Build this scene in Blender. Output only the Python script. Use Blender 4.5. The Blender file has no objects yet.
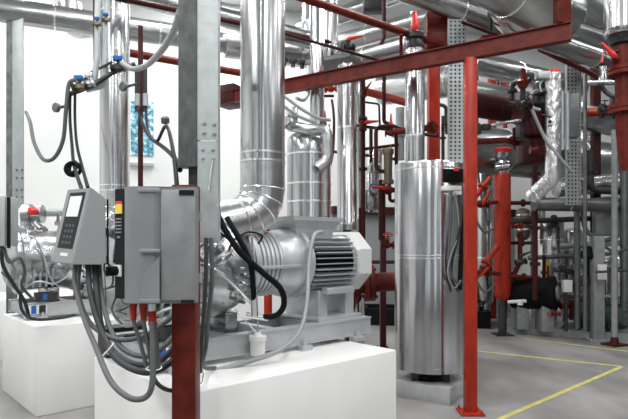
import bpy, bmesh, math, random
from mathutils import Vector, Matrix
random.seed(7)
C = bpy.context.scene
COL = C.collection
F_PX = 540.0; HZ = 243.0; EYE = 1.6
def P(px, py, d):
    return Vector(((px - 314.0) * d / F_PX, d, EYE + (HZ - py) * d / F_PX))
def V(*a): return Vector(a)

# ---------------------------------------------------------------- materials
MATS = {}
def mat(name, col, metal=0.0, rough=0.5, bump=0.0, bscale=(8, 8, 8), var=0.0, vscale=(3, 3, 3), rot=(0, 0, 0), col2=None, coat=0.0, dist=0.02, detail=3, alpha=1.0, trans=0.0):
    m = bpy.data.materials.new(name); m.use_nodes = True
    nt = m.node_tree; b = nt.nodes['Principled BSDF']
    b.inputs['Base Color'].default_value = (*col, 1)
    b.inputs['Metallic'].default_value = metal
    b.inputs['Roughness'].default_value = rough
    b.inputs['Coat Weight'].default_value = coat
    if not metal and max(col) < .6: b.inputs['Specular IOR Level'].default_value = .22 if max(col) > .03 else .06
    b.inputs['Transmission Weight'].default_value = trans
    tc = nt.nodes.new('ShaderNodeTexCoord')
    def mp(scale):
        q = nt.nodes.new('ShaderNodeMapping'); q.vector_type = 'TEXTURE' if False else 'POINT'
        r0 = nt.nodes.new('ShaderNodeMapping'); r0.inputs['Rotation'].default_value = rot
        nt.links.new(tc.outputs['Object'], r0.inputs['Vector'])
        q.inputs['Scale'].default_value = scale
        nt.links.new(r0.outputs['Vector'], q.inputs['Vector'])
        return q
    if bump:
        n = nt.nodes.new('ShaderNodeTexNoise'); n.inputs['Scale'].default_value = 1; n.inputs['Detail'].default_value = detail
        nt.links.new(mp(bscale).outputs[0], n.inputs['Vector'])
        bp = nt.nodes.new('ShaderNodeBump'); bp.inputs['Strength'].default_value = bump; bp.inputs['Distance'].default_value = dist
        nt.links.new(n.outputs['Fac'], bp.inputs['Height']); nt.links.new(bp.outputs[0], b.inputs['Normal'])
    if var:
        n = nt.nodes.new('ShaderNodeTexNoise'); n.inputs['Scale'].default_value = 1; n.inputs['Detail'].default_value = 5
        nt.links.new(mp(vscale).outputs[0], n.inputs['Vector'])
        r = nt.nodes.new('ShaderNodeValToRGB')
        r.color_ramp.elements[0].position = 0.35; r.color_ramp.elements[1].position = 0.65
        c2 = col2 or tuple(max(0, c * (1 - var)) for c in col)
        r.color_ramp.elements[0].color = (*c2, 1); r.color_ramp.elements[1].color = (*col, 1)
        nt.links.new(n.outputs['Fac'], r.inputs['Fac']); nt.links.new(r.outputs['Color'], b.inputs['Base Color'])
    MATS[name] = m
    return m
AANG = math.atan2(.675, .738)
mat('jacket_z', (.74, .75, .76), 1, .2, .6, (5, 5, .08), .45, (7, 7, .12), dist=.03)
mat('jacket_a', (.56, .57, .57), 1, .28, .4, (.1, 5, 5), .45, (.2, 6, 6), rot=(0, 0, -AANG), dist=.03)
mat('jacket_b', (.66, .67, .67), 1, .28, .4, (.1, 5, 5), .35, (.2, 6, 6), rot=(0, 0, math.radians(33)), dist=.03)
mat('jacket_x', (.68, .69, .69), 1, .27, .3, (3, 5, 5), .3, (3, 5, 5), dist=.02)
mat('jacket_crumpled', (.85, .86, .87), 1, .28, 1, (14, 14, 9), dist=.03)
mat('band', (.88, .89, .90), 1, .25)
mat('cast_silver', (.56, .57, .58), 1, .26, .2, (12, 12, 12), .4, (9, 9, 9))
mat('silver_paint', (.52, .54, .55), .45, .38, .2, (20, 20, 20), .12, (6, 6, 6))
mat('fin_paint', (.5, .52, .53), .4, .4)
mat('cowl_paint', (.60, .61, .61), .1, .45)
mat('galv', (.46, .50, .50), .5, .45, .1, (20, 20, 20), .15, (14, 14, 7))
mat('galv_dark', (.17, .185, .18), .5, .5, .15, (10, 10, 10), .45, (14, 14, 9))
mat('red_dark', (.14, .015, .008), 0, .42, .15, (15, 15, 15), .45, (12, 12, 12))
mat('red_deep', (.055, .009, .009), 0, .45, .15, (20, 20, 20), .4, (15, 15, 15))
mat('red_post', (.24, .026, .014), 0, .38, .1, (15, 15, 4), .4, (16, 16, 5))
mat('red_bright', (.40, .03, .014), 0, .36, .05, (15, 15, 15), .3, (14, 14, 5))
mat('red_handle', (.75, .03, .025), 0, .35)
mat('cab_grey', (.23, .245, .25), .1, .42, 0, var=.12, vscale=(4, 4, 4))
mat('cab_light', (.29, .30, .30), .35, .42, 0, var=.25, vscale=(9, 9, 6))
mat('hmi_grey', (.25, .265, .265), .05, .45)
mat('bezel', (.016, .018, .019), 0, .35)
mat('black', (.008, .008, .009), 0, .5)
mat('black_rubber', (.009, .009, .010), 0, .5)
mat('dark_steel', (.06, .06, .06), .6, .45, .3, (20, 20, 20), .5, (14, 14, 14))
mat('hose_grey', (.105, .11, .11), 0, .5, .2, (50, 50, 50))
mat('hose_dark', (.045, .047, .048), 0, .5, .2, (50, 50, 50))
mat('hose_pale', (.30, .31, .31), .1, .45)
mat('white_plastic', (.78, .78, .76), 0, .4)
mat('lcd', (.80, .84, .84), 0, .25)
mat('yellow', (.8, .62, .09), 0, .5)
mat('blue', (.02, .13, .38), 0, .45)
mat('brass', (.17, .14, .10), .8, .4, .3, (30, 30, 30))
mat('plinth', (.80, .80, .79), 0, .5, .06, (6, 6, 6), .04, (3, 3, 3))
mat('pad', (.42, .43, .43), .1, .6, .1, (12, 12, 12), .2, (8, 8, 8))
mat('wall_white', (.76, .77, .76), 0, .6, .05, (5, 5, 5), .05, (1.5, 1.5, 1.5))
mat('wainscot', (.27, .285, .285), 0, .6, 0, var=.1, vscale=(2, 2, 2))
mat('rear_paint', (.07, .075, .08), 0, .6)
mat('ceiling_paint', (.45, .46, .46), 0, .7)
mat('concrete', (.31, .305, .30), 0, .42, .15, (3, 3, 3), .5, (1.3, .8, 1.1), detail=8)
mat('yellow_line', (.60, .55, .17), 0, .6, 0, var=.25, vscale=(9, 9, 9))
mat('grey_steel', (.30, .31, .31), .3, .45, .1, (15, 15, 15), .2, (9, 9, 9))
mat('dull_metal', (.2, .205, .205), .8, .4, .4, (3, 3, 3), .3, (4, 4, 4))
mat('key_grey', (.08, .085, .085), 0, .5)
mat('green_paint', (.045, .085, .07), .1, .4)
mat('window_frame', (.12, .12, .12), 0, .5)
def glass_mat():
    m = bpy.data.materials.new('clear_glass'); m.use_nodes = True
    b = m.node_tree.nodes['Principled BSDF']; b.inputs['Transmission Weight'].default_value = 1; b.inputs['Roughness'].default_value = .02; b.inputs['IOR'].default_value = 1.45
    b.inputs['Base Color'].default_value = (.95, .97, .95, 1)
    MATS['glass'] = m
glass_mat()
def concrete_fix():
    nt = MATS['concrete'].node_tree
    b = nt.nodes['Principled BSDF']
    n = nt.nodes.new('ShaderNodeTexNoise'); n.inputs['Scale'].default_value = .9; n.inputs['Detail'].default_value = 6
    tc = nt.nodes.new('ShaderNodeTexCoord'); nt.links.new(tc.outputs['Object'], n.inputs['Vector'])
    mr = nt.nodes.new('ShaderNodeMapRange'); mr.inputs['To Min'].default_value = .22; mr.inputs['To Max'].default_value = .6
    nt.links.new(n.outputs['Fac'], mr.inputs['Value']); nt.links.new(mr.outputs[0], b.inputs['Roughness'])
concrete_fix()
def poster_mat():
    m = bpy.data.materials.new('poster_print'); m.use_nodes = True
    nt = m.node_tree; b = nt.nodes['Principled BSDF']
    tc = nt.nodes.new('ShaderNodeTexCoord'); n = nt.nodes.new('ShaderNodeTexNoise'); n.inputs['Scale'].default_value = 14; n.inputs['Detail'].default_value = 6
    nt.links.new(tc.outputs['Object'], n.inputs['Vector'])
    r = nt.nodes.new('ShaderNodeValToRGB'); e = r.color_ramp.elements
    e[0].position = .38; e[0].color = (.02, .13, .25, 1); e[1].position = .66; e[1].color = (.75, .88, .9, 1)
    k = e.new(.52); k.color = (.16, .42, .52, 1)
    nt.links.new(n.outputs['Fac'], r.inputs['Fac']); nt.links.new(r.outputs[0], b.inputs['Base Color'])
    MATS['poster'] = m
poster_mat()
def perf_mat():
    m = bpy.data.materials.new('perforated'); m.use_nodes = True
    return m

# ---------------------------------------------------------------- mesh builder
def frame(axis):
    z = axis.normalized()
    x = z.orthogonal().normalized() if abs(z.z) > .99 else z.cross(V(0, 0, 1)).normalized()
    y = z.cross(x).normalized()
    return x, y, z
class MB:
    def __init__(s): s.bm = bmesh.new(); s.mats = []
    def mi(s, m):
        if m is None: return 0
        if m not in s.mats: s.mats.append(m)
        return s.mats.index(m)
    def box(s, c, size, rot=0.0, bev=0.0, m=None, M=None):
        R = M if M is not None else Matrix.Rotation(rot, 3, 'Z')
        c = Vector(c); vs = []
        for i in (-.5, .5):
            for j in (-.5, .5):
                for k in (-.5, .5):
                    vs.append(s.bm.verts.new(c + R @ V(i * size[0], j * size[1], k * size[2])))
        fs = []
        for q in ((0, 1, 3, 2), (4, 6, 7, 5), (0, 4, 5, 1), (2, 3, 7, 6), (0, 2, 6, 4), (1, 5, 7, 3)):
            f = s.bm.faces.new([vs[a] for a in q]); f.material_index = s.mi(m); fs.append(f)
        if bev:
            es = list({e for f in fs for e in f.edges})
            bmesh.ops.bevel(s.bm, geom=es, offset=bev, segments=2, affect='EDGES', profile=.5)
        return s
    def bar(s, p0, p1, w, h, bev=0.0, m=None):
        # rectangular bar between two points, w sideways, h up
        a = (p1 - p0); L = a.length; z = a.normalized()
        if abs(z.z) > .99: x = V(1, 0, 0)
        else: x = z.cross(V(0, 0, 1)).normalized()
        y = x.cross(z)
        M = Matrix((x, z, y)).transposed()
        return s.box((p0 + p1) / 2, (w, L, h), bev=bev, m=m, M=M)
    def lathe(s, p0, axis, prof, seg=28, m=None, caps=True, sides=None):
        x, y, z = frame(axis); rings = []
        for t, r in prof:
            rings.append([s.bm.verts.new(p0 + z * t + (x * math.cos(2 * math.pi * (k + .5) / seg) + y * math.sin(2 * math.pi * (k + .5) / seg)) * max(r, 1e-4)) for k in range(seg)])
        for a, b in zip(rings, rings[1:]):
            for k in range(seg):
                f = s.bm.faces.new((a[k], a[(k + 1) % seg], b[(k + 1) % seg], b[k])); f.material_index = s.mi(m)
        if caps:
            for r in (rings[0][::-1], rings[-1]):
                f = s.bm.faces.new(r); f.material_index = s.mi(m)
        return s
    def cyl(s, p0, p1, r, seg=20, m=None, r2=None):
        return s.lathe(p0, p1 - p0, [(0, r), ((p1 - p0).length, r if r2 is None else r2)], seg, m)
    def tube(s, pts, r, seg=10, m=None, rr=None):
        pts = [Vector(p) for p in pts]; n = len(pts)
        tans = []
        for i in range(n):
            a = pts[max(0, i - 1)]; b = pts[min(n - 1, i + 1)]; tans.append((b - a).normalized())
        x, y, _ = frame(tans[0]); rings = []
        for i in range(n):
            t = tans[i]; x = (x - t * x.dot(t)).normalized(); y = t.cross(x)
            k = 1.0
            if 0 < i < n - 1:
                c = (pts[i] - pts[i - 1]).normalized().dot(t); k = 1.0
            R = rr[i] if rr else r
            rings.append([s.bm.verts.new(pts[i] + (x * math.cos(2 * math.pi * q / seg) + y * math.sin(2 * math.pi * q / seg)) * R) for q in range(seg)])
        for a, b in zip(rings, rings[1:]):
            for k in range(seg):
                f = s.bm.faces.new((a[k], a[(k + 1) % seg], b[(k + 1) % seg], b[k])); f.material_index = s.mi(m)
        for q in (rings[0][::-1], rings[-1]):
            f = s.bm.faces.new(q); f.material_index = s.mi(m)
        return s
    def torus(s, c, axis, R, r, seg=24, ms=8, m=None):
        x, y, z = frame(axis); rings = []
        for k in range(seg):
            a = 2 * math.pi * k / seg; d = x * math.cos(a) + y * math.sin(a)
            rings.append([s.bm.verts.new(c + d * (R + r * math.cos(2 * math.pi * q / ms)) + z * r * math.sin(2 * math.pi * q / ms)) for q in range(ms)])
        for k in range(seg):
            a, b = rings[k], rings[(k + 1) % seg]
            for q in range(ms):
                f = s.bm.faces.new((a[q], a[(q + 1) % ms], b[(q + 1) % ms], b[q])); f.material_index = s.mi(m)
        return s
    def prism(s, poly, ext, m=None, bev=0.0):
        a = [s.bm.verts.new(Vector(p)) for p in poly]; b = [s.bm.verts.new(Vector(p) + ext) for p in poly]
        fs = [s.bm.faces.new(a[::-1]), s.bm.faces.new(b)]
        n = len(a)
        for k in range(n): fs.append(s.bm.faces.new((a[k], a[(k + 1) % n], b[(k + 1) % n], b[k])))
        for f in fs: f.material_index = s.mi(m)
        if bev:
            bmesh.ops.bevel(s.bm, geom=list({e for f in fs for e in f.edges}), offset=bev, segments=2, affect='EDGES')
        return s
    def build(s, name, m, parent=None, flat=False, ang=38):
        off = Vector((0, 0, 0))
        q = parent
        while q is not None: off += q.location; q = q.parent
        bmesh.ops.recalc_face_normals(s.bm, faces=s.bm.faces)
        bb = [v.co.copy() for v in s.bm.verts]
        if parent is None:
            lo = V(min(v.x for v in bb), min(v.y for v in bb), min(v.z for v in bb)); hi = V(max(v.x for v in bb), max(v.y for v in bb), max(v.z for v in bb))
            off = V((lo.x + hi.x) / 2, (lo.y + hi.y) / 2, lo.z)
        for v in s.bm.verts: v.co -= off
        for f in s.bm.faces: f.smooth = not flat
        if not flat:
            for e in s.bm.edges:
                if len(e.link_faces) == 2 and e.calc_face_angle(0) > math.radians(ang): e.smooth = False
        me = bpy.data.meshes.new(name); s.bm.to_mesh(me); s.bm.free()
        if s.mats:
            for k in s.mats: me.materials.append(MATS[k])
        else: me.materials.append(MATS[m])
        o = bpy.data.objects.new(name, me); COL.objects.link(o)
        if parent is None: o.location = off
        else: o.parent = parent
        return o
def tag(o, label, cat, group=None, kind=None):
    if kind: o['kind'] = kind
    if label: o['label'] = label
    if cat: o['category'] = cat
    if group: o['group'] = group
    return o
def empty(name, loc, label, cat, group=None):
    o = bpy.data.objects.new(name, None); o.empty_display_size = .1; COL.objects.link(o); o.location = Vector(loc)
    return tag(o, label, cat, group)
def children(o): return [c for c in bpy.data.objects if c.parent == o]
def copy_tree(o, parent=None):
    c = o.copy(); COL.objects.link(c)
    if parent: c.parent = parent
    for ch in children(o): copy_tree(ch, c)
    return c
def fillet(pts, R, n=6):
    pts = [Vector(p) for p in pts]; out = [pts[0]]
    for i in range(1, len(pts) - 1):
        p = pts[i]; a = (pts[i - 1] - p); b = (pts[i + 1] - p)
        ang = a.angle(b); L = min(R / math.tan(ang / 2), a.length * .49, b.length * .49); a.normalize(); b.normalize()
        s, e = p + a * L, p + b * L
        if ang > math.radians(176): out.append(p); continue
        RR = L * math.tan(ang / 2); c = p + (a + b).normalized() * (RR / math.sin(ang / 2))
        va = s - c; vb = e - c; w = va.angle(vb)
        for k in range(n + 1):
            t = k / n; out.append(c + (va * math.sin((1 - t) * w) + vb * math.sin(t * w)) / math.sin(w))
    out.append(pts[-1]); return out
def smooth(pts, n=8):
    pts = [Vector(p) for p in pts]; out = []
    for i in range(len(pts) - 1):
        p0 = pts[max(0, i - 1)]; p1 = pts[i]; p2 = pts[i + 1]; p3 = pts[min(len(pts) - 1, i + 2)]
        for k in range(n):
            t = k / n
            out.append(.5 * ((2 * p1) + (p2 - p0) * t + (2 * p0 - 5 * p1 + 4 * p2 - p3) * t * t + (3 * p1 - 3 * p2 + p3 - p0) * t ** 3))
    out.append(pts[-1]); return out

# ---------------------------------------------------------------- things kits
def duct(name, label, cat, p0, p1, r, bands=(), m='jacket_z', group=None, cap=True):
    """straight sheet-metal jacketed run with clamp bands"""
    base = p0 if p0.z < p1.z else p1
    o = empty(name, base, label, cat, group)
    L = (p1 - p0).length; b = MB()
    prof = [(0, r * .97), (.012, r)]
    joints = sorted(bands)
    for t in joints:
        prof += [(t * L - .004, r), (t * L - .003, r * 1.012), (t * L + .01, r * 1.012), (t * L + .012, r)]
    prof += [(L - .012, r), (L, r * .97)]
    b.lathe(p0, p1 - p0, prof, 36); b.build('jacket', m, o)
    for t in joints:
        q = MB(); c = p0 + (p1 - p0) * t
        z = (p1 - p0).normalized()
        q.lathe(c - z * .012, z, [(0, r * 1.01), (.002, r * 1.03), (.022, r * 1.03), (.024, r * 1.01)], 36)
        q.build('clamp_band', 'band', o)
    return o
def pipe(name, label, cat, pts, r, m, R=None, flanges=(), group=None, seg=14):
    """bent steel pipe with welded elbows; flanges = fractions between first and last straight (index, t)"""
    fp = fillet(pts, R if R else r * 2.5, 6) if len(pts) > 2 else [Vector(p) for p in pts]
    if not flanges:
        o = MB().tube(fp, r, seg).build(name, m); tag(o, label, cat, group); return o
    zz = min(p.z for p in fp); base = min(fp, key=lambda p: p.z)
    o = empty(name, base, label, cat, group)
    MB().tube(fp, r, seg).build('pipe_body', m, o)
    for i, t in flanges:
        a, b = Vector(pts[i]), Vector(pts[i + 1]); c = a.lerp(b, t); z = (b - a).normalized()
        q = MB(); q.lathe(c - z * r * .55, z, [(0, r * 1.9), (r * .5, r * 1.9), (r * .5, r * 1.3), (r * .6, r * 1.3), (r * .6, r * 1.9), (r * 1.1, r * 1.9)], 18)
        x, y, _ = frame(z)
        for k in range(6):
            d = (x * math.cos(k * 1.047) + y * math.sin(k * 1.047)) * r * 1.6
            q.cyl(c + d - z * r * .75, c + d + z * r * .75, r * .16, 6)
        q.build('flange', m, o)
    return o
def hose(name, label, pts, r, m, cat='cable', group=None, seg=10):
    o = MB().tube(smooth(pts), r, seg).build(name, m); return tag(o, label, cat, group)
def lever_valve(loc, axis, s, label, hdir, body='red_dark', handle='red_handle', group=None, up=None):
    """flanged valve: bulged body, two flanges, bonnet and a cone shaped grip"""
    axis = axis.normalized(); up = (up or V(0, 0, 1)).normalized()
    o = empty('lever_valve', loc - up * s * .5, label, 'valve', group)
    b = MB(); b.lathe(loc - axis * s * .9, axis, [(0, s * .3), (s * .3, s * .32), (s * .55, s * .5), (s * .9, s * .6), (s * 1.25, s * .5), (s * 1.5, s * .32), (s * 1.8, s * .3)], 18)
    b.build('valve_body', body, o)
    for e in (-1, 1):
        MB().cyl(loc + axis * s * .8 * e, loc + axis * s * 1.02 * e, s * .62, 16).build('flange', body, o)
    MB().lathe(loc + up * s * .4, up, [(0, s * .32), (s * .35, s * .3), (s * .35, s * .42), (s * .5, s * .42), (s * .5, s * .16), (s * .9, s * .14)], 14).build('bonnet', body, o)
    h = hdir.normalized(); st = loc + up * s * 1.2
    MB().lathe(st - h * s * .25, h, [(0, s * .14), (s * .25, s * .3), (s * .6, s * .32), (s * 1.0, s * .24), (s * 2.3, s * .12), (s * 2.4, s * .05)], 12).build('lever', handle, o)
    return o
def wheel_valve(loc, axis, s, label, up=None, body='red_dark', wheel='red_handle', group=None):
    axis = axis.normalized(); up = (up or V(0, 0, 1)).normalized()
    o = empty('wheel_valve', loc - up * s * .5, label, 'valve', group)
    MB().lathe(loc - axis * s * .9, axis, [(0, s * .3), (s * .4, s * .34), (s * .6, s * .52), (s * .9, s * .6), (s * 1.2, s * .52), (s * 1.4, s * .34), (s * 1.8, s * .3)], 16).build('valve_body', body, o)
    for e in (-1, 1):
        MB().cyl(loc + axis * s * .8 * e, loc + axis * s * 1.0 * e, s * .62, 16).build('flange', body, o)
    MB().lathe(loc + up * s * .4, up, [(0, s * .34), (s * .5, s * .26), (s * .5, s * .4), (s * .62, s * .4), (s * .62, s * .1), (s * 1.5, s * .1)], 12).build('bonnet', body, o)
    w = MB(); c = loc + up * s * 1.8; w.torus(c, up, s * .62, s * .09, 20, 6); x, y, _ = frame(up)
    w.bar(c - x * s * .6, c + x * s * .6, s * .1, s * .08); w.bar(c - y * s * .6, c + y * s * .6, s * .1, s * .08); w.cyl(c - up * s * .3, c + up * s * .08, s * .14, 8)
    w.build('handwheel', wheel, o)
    return o
def column(name, label, base, top, w, m, plate=True, group=None, rot=0, d=None):
    o = empty(name, base, label, 'column', group)
    MB().box(((base.x + top.x) / 2, (base.y + top.y) / 2, (base.z + top.z) / 2), (w, d or w, top.z - base.z), rot, .004).build('shaft', m, o)
    if plate:
        MB().box((base.x, base.y, base.z + .01), (w * 2.1, w * 2.1, .02), rot, .002).build('base_plate', m, o)
        for i in (-1, 1):
            for j in (-1, 1):
                q = Matrix.Rotation(rot, 3, 'Z') @ V(i * w * .82, j * w * .82, 0)
                MB().lathe(base + q + V(0, 0, .02), V(0, 0, 1), [(0, .014), (.012, .014), (.012, .008), (.03, .008)], 6).build('anchor_bolt', m, o)
    return o
def perforated(name, label, x0, x1, y, z0, z1, cols, pitch, depth=.05, m='galv', rot=0):
    """vertical perforated cable tray: sheet with real holes, folded side lips"""
    o = empty(name, ((x0 + x1) / 2, y, z0), label, 'cable tray')
    W = x1 - x0; cw = W / cols; n = int((z1 - z0) / pitch); b = MB(); bm = b.bm
    for i in range(cols):
        for j in range(n):
            cx = x0 + cw * (i + .5); cz = z0 + pitch * (j + .5); 
            out = [(cx - cw / 2, cz - pitch / 2), (cx, cz - pitch / 2), (cx + cw / 2, cz - pitch / 2), (cx + cw / 2, cz), (cx + cw / 2, cz + pitch / 2), (cx, cz + pitch / 2), (cx - cw / 2, cz + pitch / 2), (cx - cw / 2, cz)]
            off = .5 if False else 0
            hw, hh = cw * .26, pitch * .28
            sk = .15 * hw
            inn = [(cx - hw * .8, cz - hh * .8), (cx, cz - hh), (cx + hw * .8, cz - hh * .8), (cx + hw, cz), (cx + hw * .8, cz + hh * .8), (cx, cz + hh), (cx - hw * .8, cz + hh * .8), (cx - hw, cz)]
            vo = [bm.verts.new((a, y, c)) for a, c in out]; vi = [bm.verts.new((a, y, c)) for a, c in inn]
            vb = [bm.verts.new((a, y + .004, c)) for a, c in inn]; vq = [bm.verts.new((a, y + .004, c)) for a, c in out]
            for k in range(8):
                k2 = (k + 1) % 8
                bm.faces.new((vo[k], vo[k2], vi[k2], vi[k])); bm.faces.new((vi[k], vi[k2], vb[k2], vb[k])); bm.faces.new((vb[k], vb[k2], vq[k2], vq[k]))
    bmesh.ops.remove_doubles(bm, verts=bm.verts, dist=1e-5)
    b.build('perforated_sheet', m, o, flat=True)
    for x in (x0, x1): MB().box((x, y + depth / 2, (z0 + z1) / 2), (.006, depth, z1 - z0)).build('side_lip', m, o)
    return o

# ================================================================ SETTING
def wall_y(x): return 9.5 + .294 * (x + 5.5)
ZC = 6.3
def struct(b, name, m, **k):
    o = b.build(name, m, **k); o['kind'] = 'structure'; return o
struct(MB().box((2.5, 4.5, -.1), (26, 26, .2)), 'floor', 'concrete')
struct(MB().box((2.5, 4.5, ZC + .1), (26, 26, .2)), 'ceiling', 'ceiling_paint')
wd = V(1, .294, 0).normalized(); wn = V(-wd.y, wd.x, 0)
A0, A1 = V(-9, wall_y(-9), 0), V(15, wall_y(15), 0)
b = MB(); b.bar(A0 + wn * .1 + V(0, 0, ZC / 2), A1 + wn * .1 + V(0, 0, ZC / 2), .2, ZC); struct(b, 'wall_back', 'wall_white')
struct(MB().box((-9.1, 2, ZC / 2), (.2, 17, ZC)), 'wall_left', 'wall_white')
struct(MB().box((15.1, 4.5, ZC / 2), (.2, 24, ZC)), 'wall_right', 'wainscot')
# grey lower wall to the right of the motors with its dark rail
b0 = V(.35, wall_y(.35), 0); b1 = V(4.6, wall_y(4.6), 0)
b = MB(); b.bar(b0 - wn * .03 + V(0, 0, 1.12), b1 - wn * .03 + V(0, 0, 1.12), .06, 2.24); struct(b, 'trim_1', 'wainscot')
b = MB(); b.bar(b0 - wn * .08 + V(0, 0, 2.28), b1 - wn * .08 + V(0, 0, 2.28), .16, .16); struct(b, 'trim_2', 'red_deep')
# unseen dark rear wall; tall windows added for contrast streaks in the silver jackets
xs = [-9, -7.6, -5.4, -3.6, -1.4, .4, 2.6, 4.4, 6.6, 8.4, 10.6, 12.4, 14, 15]
b = MB()
for i in range(0, len(xs) - 1, 2): b.box(((xs[i] + xs[i + 1]) / 2, -6.1, ZC / 2), (xs[i + 1] - xs[i], .2, ZC))
b.box((3, -6.1, .5), (24, .2, 1.0)); b.box((3, -6.1, ZC - .35), (24, .2, .7))
struct(b, 'wall_rear', 'rear_paint')
for n, i in enumerate(range(1, len(xs) - 2, 2)):
    b = MB(); x0, x1 = xs[i], xs[i + 1]
    for x in (x0 + .03, (x0 + x1) / 2, x1 - .03): b.box((x, -6.1, (1 + ZC - .7) / 2), (.06, .08, ZC - 1.7))
    for z in (1.03, 2.5, 4.0, ZC - .73): b.box(((x0 + x1) / 2, -6.1, z), (x1 - x0, .07, .06))
    struct(b, 'window_%d' % (n + 1), 'window_frame')
# painted floor lines
def line(p, q, n):
    b = MB(); b.bar(p + V(0, 0, .002), q + V(0, 0, .002), .052, .004); struct(b, 'trim_%d' % n, 'yellow_line')
line(V(1.95, 8.29, 0), V(3.98, 7.0, 0), 3)
line(V(3.98, 6.98, 0), V(1.1, 4.37, 0), 4)
line(V(3.5, 9.05, 0), V(6.6, 6.1, 0), 5)

# ================================================================ PLINTHS
a_ = V(.738, .675, 0); b_ = V(-.675, .738, 0)
ZP = .83
Fp = V(-.657, 2.75, 0)
STEP = V(-1.893, 2.2, 0)
def plinth(origin, label):
    b = MB(); L, W = 1.70, 1.24
    c = origin + a_ * L / 2 + b_ * W / 2 + V(0, 0, ZP / 2)
    M = Matrix((a_, b_, V(0, 0, 1))).transposed()
    b.box(c, (L, W, ZP), bev=.012, M=M)
    o = b.build('concrete_plinth', 'plinth'); tag(o, label, 'plinth', 'white plinths under the compressors'); return o
plinth(Fp, 'white painted concrete plinth under the nearest compressor and its finned motor')
plinth(Fp + STEP, 'white painted plinth behind the tilted grey operator panel, left of the front one')
plinth(Fp + STEP * 2, 'white plinth just showing at the left picture edge, furthest back')

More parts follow.
